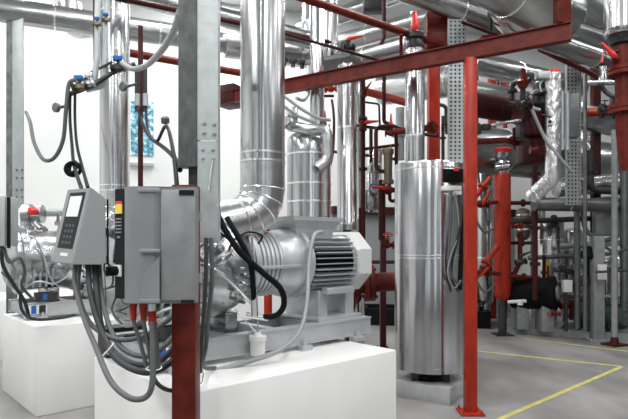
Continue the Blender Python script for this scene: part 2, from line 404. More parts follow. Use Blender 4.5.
# ================================================================ COMPRESSOR UNIT
O_ = V(-.543, 3.49, ZP)
def W(u, v, w): return O_ + a_ * u + b_ * v + V(0, 0, w)
MA = Matrix((a_, b_, V(0, 0, 1))).transposed()
def lbox(mb, c, size, bev=0.0, m=None): return mb.box(W(*c), size, bev=bev, M=MA, m=m)
VC = .30; WC = .59
def make_compressor():
    base = W(.4, .3, 0)
    o = empty('screw_compressor', base, 'nearest silver screw compressor with black-finned motor on a steel skid', 'compressor', 'screw compressors on plinths')
    # skid: two channel beams, cross members
    sk = empty_part('skid', o)
    for v in (0.0, .60):
        q = MB()
        s = 1 if v == 0 else -1
        lbox(q, (.4, v + s * .035, .135), (1.92, .09, .012)); lbox(q, (.4, v + s * .035, .012), (1.92, .09, .012)); lbox(q, (.4, v + s * .004, .073), (1.92, .010, .125))
        q.build('side_channel', 'silver_paint', sk)
    for u in (-.52, -.1, .45, .9, 1.33):
        q = MB(); lbox(q, (u, .3, .073), (.06, .56, .11), .004); q.build('cross_member', 'silver_paint', sk)
    for u in (-.4, .62, 1.18):
        for v in (-.03, .63):
            q = MB(); lbox(q, (u, v, -.012), (.09, .07, .036), .002); p = W(u, v, .005); q.lathe(p, V(0, 0, 1), [(0, .02), (.02, .02), (.02, .012), (.045, .012)], 6)
            q.build('skid_foot', 'silver_paint', sk)
    # compressor casing
    q = MB()
    c0 = W(-.66, VC, WC - .02)
    q.lathe(c0, a_, [(0, .10), (.01, .24), (.05, .29), (.09, .31), (.09, .35), (.15, .35), (.15, .30), (.2, .315), (.3, .31), (.38, .30), (.48, .30), (.6, .32), (.65, .345), (.71, .345), (.72, .31), (.81, .3), (.87, .27), (.93, .245)], 40)
    cs = q.build('compressor_casing', 'cast_silver', o)
    # nozzle domes and ports cast on the casing
    for (u, v, w, d, r, h) in ((-.1, .0, WC + .10, (-.1, -1, .35), .10, .1), (.06, .02, WC - .13, (.1, -1, -.1), .085, .10), (-.22, .0, WC - .1, (-.35, -1, 0), .09, .12), (-.05, .22, WC + .28, (0, -.25, 1), .11, .12), (-.3, .2, WC + .2, (-.8, -.2, .7), .08, .1)):
        dd = (a_ * d[0] + b_ * (-d[1] * -1) + V(0, 0, d[2])).normalized()
        dd = (a_ * d[0] + b_ * d[1] + V(0, 0, d[2])).normalized()
        q = MB(); p = W(u, v + .09, w)
        q.lathe(p - dd * .08, dd, [(0, r * 1.15), (.08, r), (h * .7 + .06, r * .9), (h * .7 + .06, r * 1.25), (h + .06, r * 1.25), (h + .065, r * .6), (h + .09, r * .5), (h + .1, .001)], 22)
        x, y, _ = frame(dd)
        for k in range(8):
            e = (x * math.cos(k * .785) + y * math.sin(k * .785)) * r * 1.05
            q.cyl(p + e + dd * h * .8, p + e + dd * (h + .075), .012, 6)
        q.build('port_cover', 'cast_silver', cs)
    q = MB()
    for k in range(18):
        q = MB(); t = k * 2 * math.pi / 18; e = (b_ * math.cos(t) + V(0, 0, 1) * math.sin(t)) * .328
        q.cyl(W(-.03, VC, WC - .02) + e, W(.09, VC, WC - .02) + e, .013, 6); q.build('bolt', 'band', cs)
    q = MB(); lbox(q, (-.25, .3, .2), (.12, .34, .16), .01); lbox(q, (.1, .3, .2), (.10, .34, .14), .01); q.build('casing_foot', 'cast_silver', cs)
    q = MB(); lbox(q, (-.44, -.01, .078), (.17, .012, .09), .002); q.build('rating_plate', 'white_plastic', sk)
    q = MB(); lbox(q, (-.48, -.02, .078), (.045, .008, .08)); q.build('blue_mark', 'blue', sk)
    q = MB(); lbox(q, (-.40, -.02, .078), (.06, .008, .08)); q.build('dark_mark', 'dark_steel', sk)
    q = MB(); lbox(q, (-.36, .02, .20), (.2, .1, .09), .006); q.build('terminal_block', 'dark_steel', sk)
    q = MB(); lbox(q, (-.38, -.035, .20), (.04, .008, .06)); q.build('blue_label', 'blue', sk)
    q = MB()
    for k in range(6): q.cyl(W(-.60 + k * .06, .0, .30), W(-.60 + k * .06, -.03, .42 + .03 * (k % 3)), .012, 6)
    q.tube(smooth([W(-.62, .0, .75), W(-.5, -.06, .8), W(-.4, -.03, .62), W(-.34, -.06, .4), W(-.25, .0, .3)]), .010, 6)
    q.tube(smooth([W(-.55, .02, .3), W(-.45, -.06, .36), W(-.3, -.05, .33), W(-.15, .0, .4)]), .010, 6); q.build('pilot_tubing', 'galv', cs)
    # ribbed coupling bell
    q = MB(); q.lathe(W(.25, VC, WC), a_, [(0, .2), (.0, .26), (.03, .26), (.03, .225), (.29, .228), (.34, .245), (.40, .262), (.45, .262), (.47, .25), (.48, .25), (.48, .275), (.52, .275), (.52, .2)], 40)
    bell = q.build('coupling_housing', 'silver_paint', o)
    for k in range(6):
        q = MB(); q.torus(W(.30 + k * .038, VC, WC), a_, .231, .015, 40, 6); q.build('rib', 'silver_paint', bell)
    q = MB(); lbox(q, (.46, .045, WC - .02), (.36, .035, .022), .004); q.build('flange_strip', 'silver_paint', bell)
    # motor
    q = MB(); q.lathe(W(.77, VC, WC), a_, [(0, .24), (.04, .24), (.05, .19), (.5, .19), (.52, .21), (.54, .21)], 40)
    mo = q.build('motor_frame', 'fin_paint', o)
    q = MB(); q.lathe(W(.825, VC, WC), a_, [(0, .194), (.45, .194)], 32); q.build('fin_gap', 'black', mo)  # black sleeve round the frame puts the shade between fins into colour
    for k in range(34):
        t = 2 * math.pi * k / 34 + .05
        e = (b_ * math.cos(t) + V(0, 0, 1) * math.sin(t))
        if e.z > .8 or e.z < -.93: continue
        # casting fins are horizontal plates, as on a foot-mounted motor
        q = MB(); z = math.sin(t) * .2; y = math.cos(t)
        p = W(1.05, VC, WC) + e * .212; M = Matrix((a_, e, a_.cross(e))).transposed()
        q.box(p, (.45, .07, .0055), M=M); q.build('cooling_fin', 'fin_paint', mo)
    q = MB(); q.lathe(W(1.29, VC, WC), a_, [(0, .235), (.02, .262), (.15, .262), (.2, .19), (.202, .05)], 8); q.build('fan_cowl', 'cowl_paint', mo, flat=True)
    for u in (.92, 1.22):
        q = MB(); lbox(q, (u, .3, .25), (.1, .4, .24), .008); q.build('motor_foot', 'silver_paint', mo)
    q = MB(); lbox(q, (1.07, .3, .155), (.48, .5, .03), .004); lbox(q, (1.05, .06, .37), (.3, .07, .05), .006); q.build('foot_rail', 'silver_paint', mo)
    # terminal box on top, flared lid
    q = MB()
    bt = W(.88, .3, WC + .16)
    for z0, z1, s0, s1 in ((0, .10, .18, .2), (.10, .16, .2, .25), (.16, .19, .26, .26)):
        vs = []
        for z, s_ in ((z0, s0), (z1, s1)):
            vs.append([q.bm.verts.new(bt + a_ * i * s_ + b_ * j * s_ * .8 + V(0, 0, z)) for i, j in ((-1, -1), (1, -1), (1, 1), (-1, 1))])
        for k in range(4): q.bm.faces.new((vs[0][k], vs[0][(k + 1) % 4], vs[1][(k + 1) % 4], vs[1][k]))
        q.bm.faces.new(vs[0][::-1]); q.bm.faces.new(vs[1])
    q.build('terminal_box', 'silver_paint', mo, flat=True)
    # filter bowl hanging at skid, small fittings
    q = MB(); p = W(.17, -.07, .0); q.lathe(p, V(0, 0, 1), [(0, .03), (.006, .048), (.1, .05), (.1, .058), (.13, .058), (.13, .03), (.15, .02)], 20); q.build('filter_bowl', 'white_plastic', o)
    q = MB()
    for (x0, y0, z0, x1, y1, z1) in ((.17, -.07, .14, .08, .06, .3), (.17, -.07, .14, .3, .1, .26), (.17, -.07, .14, .17, .03, .15)): q.cyl(W(x0, y0, z0), W(x1, y1, z1), .005, 6)
    q.build('drain_tube', 'band', o)
    q = MB(); q.tube(smooth([W(-.2, -.02, .62), W(-.05, -.08, .5), W(.12, -.08, .34), W(.18, .0, .3), W(.22, .02, .5), W(.2, .05, .78)]), .012, 8); q.build('oil_line', 'band', o)
    return o
def empty_part(name, parent):
    o = bpy.data.objects.new(name, None); COL.objects.link(o); o.parent = parent; o.empty_display_size = .05; return o
comp = make_compressor(); comp.location.z += .030
c2 = copy_tree(comp); c2.location = comp.location + STEP
c2['label'] = 'silver screw compressor half hidden behind the tilted grey operator panel'
# ================================================================ suction ducts above the compressors
def suction(off, label):
    x, y = -.376, 3.95
    o = empty('suction_duct', V(x, y, 1.75) + off, label, 'duct', 'vertical suction ducts into the compressors')
    top = V(x, y, ZC) + off
    r = .163
    q = MB()
    corner = V(x, y, 1.80) + off; end = V(x - .36, y - .24, 1.70) + off
    pts = fillet([V(x, y, 2.2) + off, corner, end], .25, 4)
    q.lathe(V(x, y, 2.18) + off, V(0, 0, 1), [(0, r), (ZC - 2.18, r)], 40); q.build('jacket', 'jacket_z', o)
    q = MB(); q.tube(pts, r, 36); q.build('gored_elbow', 'jacket_crumpled' if False else 'jacket_x', o, ang=12)
    for p, pn in zip(pts[:-1], pts[1:]):
        t = (pn - p).normalized()
    for i in range(1, len(pts) - 1):
        t = (pts[i + 1] - pts[i - 1]).normalized(); q = MB(); q.torus(pts[i], t, r * 1.0, .006, 36, 6); q.build('seam_bead', 'band', o)
    for z in (2.24, 2.18, 4.2):
        q = MB(); q.lathe(V(x, y, z) + off, V(0, 0, 1), [(0, r), (.002, r * 1.03), (.016, r * 1.03), (.018, r)], 40); q.build('clamp_band', 'band', o)
    return o
suction(V(0, 0, 0), 'big silver jacketed duct with segmented elbow dropping into the nearest compressor')
suction(STEP, 'silver jacketed vertical duct behind the grey control cabinet, left of centre')

# ================================================================ FRONT POST + CABINET + GALVANISED COLUMN
column('steel_column', 'dark red square post running down in front of the plinth below the grey cabinet', V(-.615, 2.6, 0), V(-.615, 2.6, 1.875), .112, 'red_dark')
# galvanised column behind, hanging from roof
o = empty('galvanised_column', P(198, 243, 2.95), 'galvanised steel column with bolted splice plate, rising above the grey cabinet', 'column')
d = 2.9
x0, x1, x2 = [(p - 314) * d / F_PX for p in (179, 197.5, 218)]
zb = P(0, 167, d).z
q = MB(); q.box(((x0 + x1) / 2, d + .03, (zb + ZC) / 2), (x1 - x0, .10, ZC - zb), bev=.003); q.build('box_section', 'galv_dark', o)
q = MB(); q.box(((x0 + x1) / 2 + .02, d + .05, (zb + 1.9) / 2), (x1 - x0 - .05, .05, zb - 1.7)); q.build('inner_web', 'dark_steel', o)
zs = P(0, 141, d).z; zl = P(0, 243, d).z
q = MB(); q.box(((x1 + x2) / 2 + .001, d - .005, (zs + .003 + ZC) / 2), (x2 - x1, .012, ZC - zs - .003)); q.box((x2 - .004, d + .035, (zl + ZC) / 2), (.008, .08, ZC - zl)); q.build('upper_plate', 'galv', o)
q = MB(); q.box(((x1 + x2) / 2 + .002, d - .008, (zs - .003 + zl) / 2), (x2 - x1 - .002, .012, zs - zl - .003)); q.build('lower_plate', 'galv', o)
for px, py in ((204, 123), (214, 124), (204, 132.5), (214, 133.5), (203, 149), (213, 149.5), (203, 158), (213, 158.5)):
    p = P(px, py, d - .012); q = MB(); q.lathe(p, V(0, -1, 0), [(0, .012), (.004, .012), (.004, .0085), (.012, .0085), (.012, .004), (.016, .003)], 6); q.build('bolt', 'galv', o)
q = MB(); q.tube(smooth([P(213, 160, d - .02), P(211, 172, d - .02), P(209, 190, d - .02)]), .005, 6); q.build('bond_wire', 'band', o)

# control cabinet
dcb = 2.42
o = empty('control_cabinet', P(160, 306, dcb + .1), 'large grey metal control cabinet with black side strip, fixed to the red post', 'cabinet')
def Q(px, py, d=dcb): return P(px, py, d)
q = MB()
poly = [V(Q(124, 0, dcb).x, dcb, 0), V(Q(135, 0).x, dcb - .035, 0), V(Q(157, 0).x, dcb - .035, 0), V(Q(161, 0).x, dcb - .02, 0), V(Q(196, 0).x, dcb - .01, 0), V(Q(197.5, 0).x, dcb + .02, 0), V(Q(192, 0).x, dcb + .13, 0), V(Q(124, 0).x, dcb + .13, 0)]
zb_, zt_ = Q(0, 303).z, Q(0, 187).z
q.prism([v + V(0, 0, zb_) for v in poly], V(0, 0, zt_ - zb_), bev=.003)
body = q.build('cabinet_body', 'cab_grey', o)
def plate(parent, name, m, pxs, pys, dd, th=.006, bev=.002):
    a = P(pxs[0], pys[0], dd); c = P(pxs[1], pys[1], dd)
    q = MB(); q.box(((a.x + c.x) / 2, dd, (a.z + c.z) / 2), (abs(c.x - a.x), th, abs(a.z - c.z)), bev=bev); return q.build(name, m, parent)
plate(o, 'service_door', 'cab_light', (161.5, 195.5), (190, 300), dcb - .024, .02)
plate(body, 'lid_recess', 'hmi_grey', (138, 160), (188, 192), dcb - .04, .008)
plate(body, 'handle_ledge', 'hmi_grey', (140, 160), (249, 252.5), dcb - .044, .02)
plate(body, 'lower_recess', 'cab_grey', (140, 160), (299, 303), dcb - .044, .018)
q = MB(); q.prism([P(141, 277, dcb - .04), P(160, 256, dcb - .04), P(160, 300, dcb - .04), P(141, 300, dcb - .04)], V(0, -.008, 0), bev=.002); q.build('chamfered_panel', 'cab_grey', body)
plate(body, 'top_recess', 'bezel', (179, 194), (190, 195), dcb - .037, .004, 0)
plate(body, 'bottom_notch', 'bezel', (181, 194), (300, 303), dcb - .037, .004, 0)
# black operator strip, turned to the left
q = MB(); q.prism([V(Q(115, 0, dcb + .03).x, dcb + .03, Q(0, 299).z), V(Q(124.5, 0).x, dcb - .005, Q(0, 299).z), V(Q(124.5, 0).x, dcb + .12, Q(0, 299).z), V(Q(116.5, 0, dcb + .12).x, dcb + .12, Q(0, 299).z)], V(0, 0, Q(0, 188.5).z - Q(0, 299).z), bev=.002)
st = q.build('operator_strip', 'bezel', o)
e0, e1 = V(Q(115, 0, dcb + .03).x, dcb + .03, 0), V(Q(124.5, 0).x, dcb - .005, 0); ed = (e1 - e0); en = V(ed.y, -ed.x, 0).normalized()
if en.y > 0: en = -en
def strip(name, m, t0, t1, y0, y1, th=.004):
    a = e0 + ed * t0 + en * th / 2; c = e0 + ed * t1 + en * th / 2; z0, z1 = Q(0, y1).z, Q(0, y0).z
    q = MB(); q.bar(V(a.x, a.y, (z0 + z1) / 2), V(c.x, c.y, (z0 + z1) / 2), th, z1 - z0); return q.build(name, m, st)
strip('red_label', 'red_handle', .12, .82, 201, 204, .005); strip('yellow_label', 'yellow', .12, .82, 204, 213.5, .005)
for k in range(5): strip('key_row', 'cab_grey', .15, .75, 218 + k * 3.4, 219.4 + k * 3.4)
strip('key_row', 'cab_grey', .3, .6, 236, 238)
strip('knob_plate', 'white_plastic', .05, .75, 265, 276.5, .008)
kc = e0 + ed * .25 + V(0, 0, Q(0, 271).z); q = MB(); q.cyl(kc, kc + en * .045, .022, 16); q.bar(kc + en * .05 - V(0, 0, .02), kc + en * .05 + V(0, 0, .02), .012, .014); q.build('rotary_knob', 'black', st)
for py in (215, 280):   # straps that hold the cabinet on the post
    z = Q(0, py).z; q = MB(); q.box((-.615, 2.56, z), (.16, .03, .04)); q.build('mounting_strap', 'galv', o)

# ================================================================ OPERATOR PANEL (tilted)
o = empty('operator_panel', P(85, 266, 3.1), 'tilted grey operator panel with white screen hanging over the cables', 'operator panel')
dh = 3.05
side = [P(91, 187, dh), P(106, 198.5, dh), P(107, 263.5, dh), P(101, 264.5, dh), P(72.5, 265, dh)]
ext = P(67.5, 189, dh + .22) - P(91, 187, dh)
q = MB(); q.prism(side, ext, bev=.006); hb = q.build('housing', 'hmi_grey', o)
q = MB(); q.prism([P(106.6, 199, dh - .004), P(108.4, 199.5, dh - .004), P(108.8, 264.5, dh - .004), P(106.8, 264.5, dh - .004)], V(-.075, .2, 0)); q.build('rear_gasket', 'black', o)
TR, BR = side[0], side[4]; TL, BL = TR + ext, BR + ext
fu = (TL - TR); fv = (BR - TR); fnn = fu.cross(fv).normalized()
if fnn.x > 0: fnn = -fnn
def face(u, v, h=0.0): return TR + fu * u + fv * v + fnn * h
def fplate(name, m, u0, u1, v0, v1, h, parent, th=.004):
    q = MB(); q.prism([face(u0, v0, h - .002), face(u1, v0, h - .002), face(u1, v1, h - .002), face(u0, v1, h - .002)], fnn * th); return q.build(name, m, parent)
bz = fplate('bezel', 'bezel', .16, .82, .06, .80, 0, o)
fplate('screen', 'lcd', .24, .74, .11, .38, .004, bz)
for k in range(4):
    for j in range(3): fplate('key', 'key_grey', .3 + j * .14, .39 + j * .14, .48 + k * .075, .515 + k * .075, .003, bz, .002)
fplate('badge', 'white_plastic', .3, .62, .86, .90, .001, o, .003)
# bracket arm back to the skid
q = MB(); pz = 1.66
q.bar(P(100, 232, 3.2), V(-1.10, 3.75, P(0, 232, 3.2).z), .05, .05); q.bar(V(-1.10, 3.75, ZP), V(-1.10, 3.75, P(0, 232, 3.2).z + .03), .05, .05); q.box((-1.10, 3.75, ZP + .008), (.16, .16, .016)); q.build('support_arm', 'galv', o)

# ================================================================ CABLES under panel and cabinet
def PP(l): return [P(*t) for t in l]
hose('conduit', 'grey conduit in the lowest hanging loop below the operator panel', PP([(76, 262, 3.15), (75, 285, 3.1), (84, 318, 2.95), (95, 345, 2.75), (110, 380, 2.5), (128, 397, 2.4), (144, 398, 2.4), (152, 385, 2.4), (153, 350, 2.42), (152, 322, 2.45)]), .0135, 'hose_grey')
hose('conduit', 'grey conduit curving from the operator panel over the plinth corner, uppermost of the bundle', PP([(80, 262, 3.15), (78, 292, 3.1), (88, 320, 3.0), (104, 334, 2.9), (124, 340, 2.85), (148, 334, 2.8), (168, 320, 2.8), (184, 305, 2.85)]), .0135, 'hose_grey')
hose('conduit', 'dark conduit of the bundle sagging behind the tie wrap, inner one', PP([(88, 262, 3.15), (90, 290, 3.05), (98, 322, 2.95), (112, 350, 2.8), (134, 364, 2.7), (158, 362, 2.7), (176, 345, 2.75), (188, 325, 2.8)]), .016, 'hose_dark')
hose('conduit', 'dark conduit of the bundle sagging lowest against the plinth end', PP([(94, 262, 3.18), (97, 295, 3.05), (102, 330, 2.95), (114, 356, 2.75), (138, 371, 2.62), (160, 369, 2.62), (182, 352, 2.75), (194, 338, 2.85)]), .017, 'hose_dark')
hose('conduit', 'grey conduit dropping straight from the operator panel, right of the bundle', PP([(99, 262, 3.2), (101, 290, 3.1), (108, 322, 2.95), (120, 346, 2.85), (140, 356, 2.75), (160, 350, 2.75), (190, 316, 2.95)]), .014, 'hose_grey')
hose('conduit', 'short dark conduit passing behind the red post at plinth level', PP([(152, 322, 2.47), (151, 350, 2.47), (153, 375, 2.47), (163, 388, 2.5), (180, 390, 2.7), (198, 378, 2.85)]), .010, 'hose_dark')
gl = []
for px, pe, lab in ((133, 147, 'left'), (143, 152, 'middle'), (152, 158, 'right')):
    wd_ = {'left': 'power cable with red boot, leftmost of three under the grey cabinet', 'middle': 'power cable with red boot, middle of three under the grey cabinet', 'right': 'power cable with white and red gland, rightmost of three under the grey cabinet'}[lab]
    o = empty('power_cable', P(pe, 366, 2.5), wd_, 'cable', 'power cables leaving the grey cabinet')
    MB().tube(smooth(PP([(px, 302, 2.46), (px + .5, 320, 2.46), (px + (pe - px) * .5, 342, 2.47), (pe, 368, 2.48)])), .0095 if lab != 'right' else .016, 10).build('sheath', 'hose_grey', o)
    q = MB(); a = P(px, 304 if lab != 'right' else 311, 2.46); c = P(px + .6, 320 if lab != 'right' else 325, 2.46); q.cyl(a, c, .019, 14, r2=.012 if lab != 'right' else .019); q.build('red_boot', 'red_bright', o)
    if lab == 'right': MB().cyl(P(px, 302, 2.46), P(px, 311, 2.46), .017, 14).build('gland', 'white_plastic', o)
q = MB(); q.torus(P(106, 352, 2.78), V(.75, .2, -.65), .058, .003, 20, 5); tag(q.build('cable_tie', 'white_plastic'), 'white tie wrap round the conduit bundle at the plinth corner', 'cable tie')
q = MB(); q.torus(P(154, 368, 2.45), V(0, .1, -1), .034, .003, 20, 5); tag(q.build('cable_tie', 'white_plastic'), 'white tie wrap round the power cables below the cabinet', 'cable tie')
hose('conduit', 'grey flexible conduit hanging beside the red post, left of the pair', PP([(206, 238, 2.86), (206, 270, 2.84), (204, 310, 2.83), (201, 350, 2.83), (200, 372, 2.9)]), .011, 'hose_dark')
hose('conduit', 'grey flexible conduit hanging beside the red post, right of the pair', PP([(211, 238, 2.88), (212, 280, 2.86), (209, 310, 2.86), (206, 345, 2.86), (203, 366, 3.0), (215, 368, 3.3)]), .012, 'hose_grey')
hose('wire', 'thin black wire curling round the lower red post', PP([(199, 365, 2.7), (203, 372, 2.68), (202, 382, 2.68), (198, 384, 2.68)]), .002, 'black')
hose('conduit', 'pale flexible conduit from motor terminal box down across the skid', PP([(322, 232, 4.1), (314, 236, 4.0), (309, 262, 3.9), (307, 300, 3.75), (300, 330, 3.6), (280, 350, 3.45), (240, 364, 3.35), (202, 374, 3.25)]), .016, 'hose_pale')
hose('hose', 'thick black hydraulic hose looping in front of the ribbed housing', PP([(216, 208, 3.3), (224, 228, 3.28), (240, 252, 3.26), (262, 272, 3.3), (280, 288, 3.35), (284, 304, 3.38), (277, 315, 3.4), (264, 317, 3.45)]), .019, 'black_rubber', 'hose')
hose('hose', 'black hose running straight down beside the compressor casing', PP([(227, 218, 3.4), (240, 240, 3.32), (250, 262, 3.32), (253, 285, 3.36), (254, 306, 3.42)]), .018, 'black_rubber', 'hose')
q = MB(); q.cyl(P(254, 296, 3.4), P(255, 316, 3.42), .022, 12); q.cyl(P(246, 315, 3.45), P(268, 318, 3.45), .02, 12); tag(q.build('hose_fitting', 'band'), 'bright metal hose fitting where both black hoses end', 'fitting')
hose('cable', 'thin white cable arching over the compressor top', PP([(219, 232, 3.3), (232, 240, 3.3), (248, 232, 3.5), (262, 236, 3.6), (258, 244, 3.6)]), .006, 'black_rubber')
for i, (lab, pts) in enumerate((
    ('thin dark cable looping under the operator panel toward the skid', [(104, 262, 3.15), (112, 268, 3.1), (112, 285, 3.2), (102, 292, 3.4), (112, 308, 3.3), (126, 314, 3.1)]),
    ('thin grey cable tangled left of the cabinet foot', [(110, 250, 3.3), (104, 268, 3.3), (110, 280, 3.3), (118, 290, 3.2), (112, 310, 3.15), (122, 324, 3.1)]),
    ('thin vertical grey wire dropping to the front plinth', [(104, 265, 3.1), (106, 300, 3.1), (106, 335, 3.2), (108, 338, 3.4)]))):
    hose('wire', lab, PP(pts), .006 if i < 2 else .003, 'hose_grey')

# equipment behind the cables on plinth 2's left end
o = empty('oil_pump', W(-.42, .75, 0), 'small dark oil pump block on the front plinth behind the cable loops', 'pump')
q = MB(); q.box(W(-.42, .72, .10), (.26, .16, .2), bev=.01, M=MA); q.box(W(-.25, .72, .06), (.1, .2, .12), bev=.01, M=MA); q.build('pump_body', 'dark_steel', o)
q = MB(); q.lathe(W(-.42, .62, .1), b_ * -1, [(0, .07), (.06, .07), (.06, .05), (.1, .05)], 18); q.build('motor_end', 'grey_steel', o)

# ================================================================ LEFT SIDE
o = empty('galvanised_column', P(16, 205, 6.6), 'galvanised column at the far left behind the second compressor', 'column')
dx = 6.6
q = MB(); q.box((P(11, 0, dx).x, dx + .02, (0 + ZC) / 2), (.075, .12, ZC)); q.build('web', 'galv_dark', o)
q = MB(); q.box((P(19.5, 0, dx).x, dx - .03, (P(0, 208, dx).z + ZC) / 2), (.135, .02, ZC - P(0, 208, dx).z), bev=.002); q.build('face_plate', 'galv', o)
for py in (190, 197, 170, 178):
    for px in (16.5, 22): q = MB(); q.cyl(P(px, py, dx - .04), P(px, py, dx - .06), .012, 6); q.build('bolt', 'galv_dark', o)
o = empty('control_cabinet', P(0, 250, 4.3), 'light grey control cabinet with black edge cut off by the left picture edge', 'cabinet')
q = MB(); q.box((P(-14, 0, 4.3).x - .01, 4.4, (P(0, 196, 4.3).z + P(0, 246, 4.3).z) / 2), (.32, .2, .40), bev=.006); q.build('cabinet_body', 'pad', o)
q = MB(); q.box((P(8.0, 0, 4.3).x, 4.31, (P(0, 197, 4.3).z + P(0, 248, 4.3).z) / 2), (.014, .03, .41)); q.build('edge_gasket', 'black', o)
q = MB(); q.box((P(-32, 0, 4.3).x, 4.52, P(0, 246, 4.3).z / 2), (.07, .07, P(0, 246, 4.3).z + .0)); q.build('stand', 'galv_dark', o)
for i, (lab, pts, r, m) in enumerate((
    ('dark conduit hanging below the cabinet at the left picture edge', [(2, 247, 4.45), (3, 265, 4.6), (14, 285, 4.75), (24, 300, 4.85), (29, 317, 4.95)], .016, 'hose_dark'),
    ('grey conduit arching from the left edge toward the second compressor skid', [(4, 247, 4.4), (9, 262, 4.4), (20, 258, 4.5), (25, 272, 4.7), (22, 286, 4.9), (34, 300, 5.0)], .014, 'hose_grey'),
    ('dark grey conduit lying over the top of the second plinth', [(20, 292, 4.8), (22, 310, 4.85), (34, 319, 4.9), (60, 318, 5.1), (75, 315, 5.3)], .014, 'hose_dark'),
    ('grey looped conduit left of the second compressor casing', [(2, 272, 4.9), (12, 280, 4.9), (14, 268, 5.0), (8, 258, 5.0)], .013, 'hose_grey'))):
    hose('conduit', lab, PP(pts), r, m)
# grey branch pipe with red cap behind operator panel
o = empty('branch_pipe', P(36, 222, 6.0), 'grey pipe stub with small red cap beyond the second compressor', 'pipe')
MB().cyl(P(30, 213, 6.0), P(76, 212, 6.3), .045, 16).build('pipe_body', 'galv', o)
q = MB(); q.lathe(P(24, 214, 5.95), V(1, .1, 0), [(0, .11), (.08, .11), (.08, .08), (.16, .08), (.16, .1), (.2, .1)], 18); q.cyl(P(27, 214, 5.95), P(28, 238, 5.95), .07, 16); q.build('flange', 'cast_silver', o)
MB().lathe(P(30, 211, 5.82), V(1, -.2, .05), [(0, .04), (.05, .045), (.08, .025), (.1, .01)], 14).build('red_cap', 'red_handle', o)
duct('horizontal_duct', 'long silver duct crossing the wall at upper left behind the column', 'duct', P(-40, 4, 6.4), P(345, 60, 8.4), .15, (.2, .45, .7), 'jacket_a')
duct('horizontal_duct', 'dark grey duct leaving the top picture edge left of the galvanised column', 'duct', P(60, -25, 5.2), P(330, 45, 7.7), .115, (.3, .6), 'jacket_a')
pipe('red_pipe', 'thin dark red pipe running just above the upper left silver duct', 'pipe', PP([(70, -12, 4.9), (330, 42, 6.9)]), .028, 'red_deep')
pipe('red_pipe', 'red horizontal pipe crossing the white wall behind the galvanised column', 'pipe', PP([(124, 52, 8.2), (252, 75, 9.3)]), .06, 'red_dark')
# elbow disc (silver blank end) above the wall at left
q = MB(); q.tube(fillet(PP([(70, 5, 7.6), (72, 26, 7.6), (88, 26, 7.9)]), .1, 6), .17, 24); tag(q.build('duct_elbow', 'jacket_x'), 'short silver elbow hanging under the upper left duct', 'duct')

# small refrigerant lines with blue valves
pipe('instrument_line', 'bright vertical steel tube with blue valve, left of the pair at upper left', 'pipe', PP([(98, -30, 5.0), (97, 60, 5.0), (94, 84, 5.0), (74, 92, 5.0)]), .026, 'galv')
pipe('instrument_line', 'bright vertical steel tube with blue valve, right of the pair at upper left', 'pipe', PP([(107, -30, 5.1), (105, 70, 5.1), (103, 86, 5.1), (86, 90, 5.05)]), .026, 'galv')
pipe('manifold_pipe', 'dark brown manifold pipe between the blue hand valves, sloping up to the right', 'pipe', PP([(70, 94, 4.95), (92, 86, 5.0), (112, 73, 5.1), (134, 64, 5.3)]), .022, 'dark_steel')
pipe('manifold_pipe', 'thin dark manifold pipe above the sloping one, near the white wall', 'pipe', PP([(76, 84, 5.0), (86, 78, 5.0), (92, 72, 5.0), (112, 62, 5.1)]), .012, 'dark_steel')
def ball_valve(p, s, label, body='brass', h='blue'):
    o = empty('ball_valve', p - V(0, 0, s), label, 'valve', 'small blue handled ball valves')
    MB().lathe(p - V(s * 1.2, 0, 0), V(1, 0, 0), [(0, s * .7), (s * .3, s * .7), (s * .4, s * .55), (s, s * .85), (s * 1.4, s * .85), (s * 2, s * .55), (s * 2.1, s * .7), (s * 2.4, s * .7)], 8).build('valve_body', body, o)
    MB().cyl(p, p + V(0, 0, s * 1.5), s * .25, 8).build('stem', body, o)
    MB().box(p + V(0, -s * .2, s * 1.6), (s * 1.6, s * .8, s * .9), bev=s * .15).build('handle', h, o)
ball_valve(P(79, 87, 4.95), .05, 'blue handled ball valve on the left end of the manifold')
ball_valve(P(118, 68, 5.1), .055, 'blue handled ball valve at the right end of the manifold by the grey hose', 'dark_steel')
ball_valve(P(97, 24, 4.95), .03, 'small blue ball valve on the left bright vertical tube')
ball_valve(P(106, 20, 5.05), .03, 'small blue ball valve on the right bright vertical tube')
ball_valve(P(89, 83, 4.95), .045, 'bare metal ball valve beside the left blue one on the manifold', 'cast_silver', 'band')
pipe('instrument_line', 'thin dark brown tube running down beside the bright vertical tubes', 'pipe', PP([(94, -20, 5.15), (95, 80, 5.15)]), .012, 'red_deep')
for px, py, lab in ((58, 108, 'left'), (125, 87, 'right')):
    o = empty('pressure_gauge', P(px, py + 4, 5.0), 'round pressure gauge on short stem near the knotted hose' if lab == 'left' else 'round pressure gauge in front of the vertical duct', 'gauge')
    c = P(px, py, 4.95); MB().lathe(c, V(-.5, -.8, 0), [(0, .02), (.0, .042), (.03, .045), (.035, .04)], 18).build('dial_case', 'galv_dark', o)
    MB().cyl(c, P(px + 12, py - 3, 5.0), .013, 8).build('stem', 'dark_steel', o)
hose('hose', 'grey hose hanging from the blue valve and drooping across the wall to the left', PP([(76, 80, 4.9), (69, 84, 4.9), (66, 110, 4.9), (63, 140, 4.95), (54, 158, 5.0), (43, 159, 5.1), (34, 142, 5.3), (30, 122, 5.6), (26, 112, 6.3)]), .018, 'hose_grey', 'hose')
hose('hose', 'thick grey hose swinging from the galvanised column down to the manifold', PP([(180, 12, 3.2), (174, 30, 3.5), (162, 50, 3.9), (147, 65, 4.4), (133, 69, 4.8), (122, 63, 5.05)]), .024, 'hose_pale', 'hose')
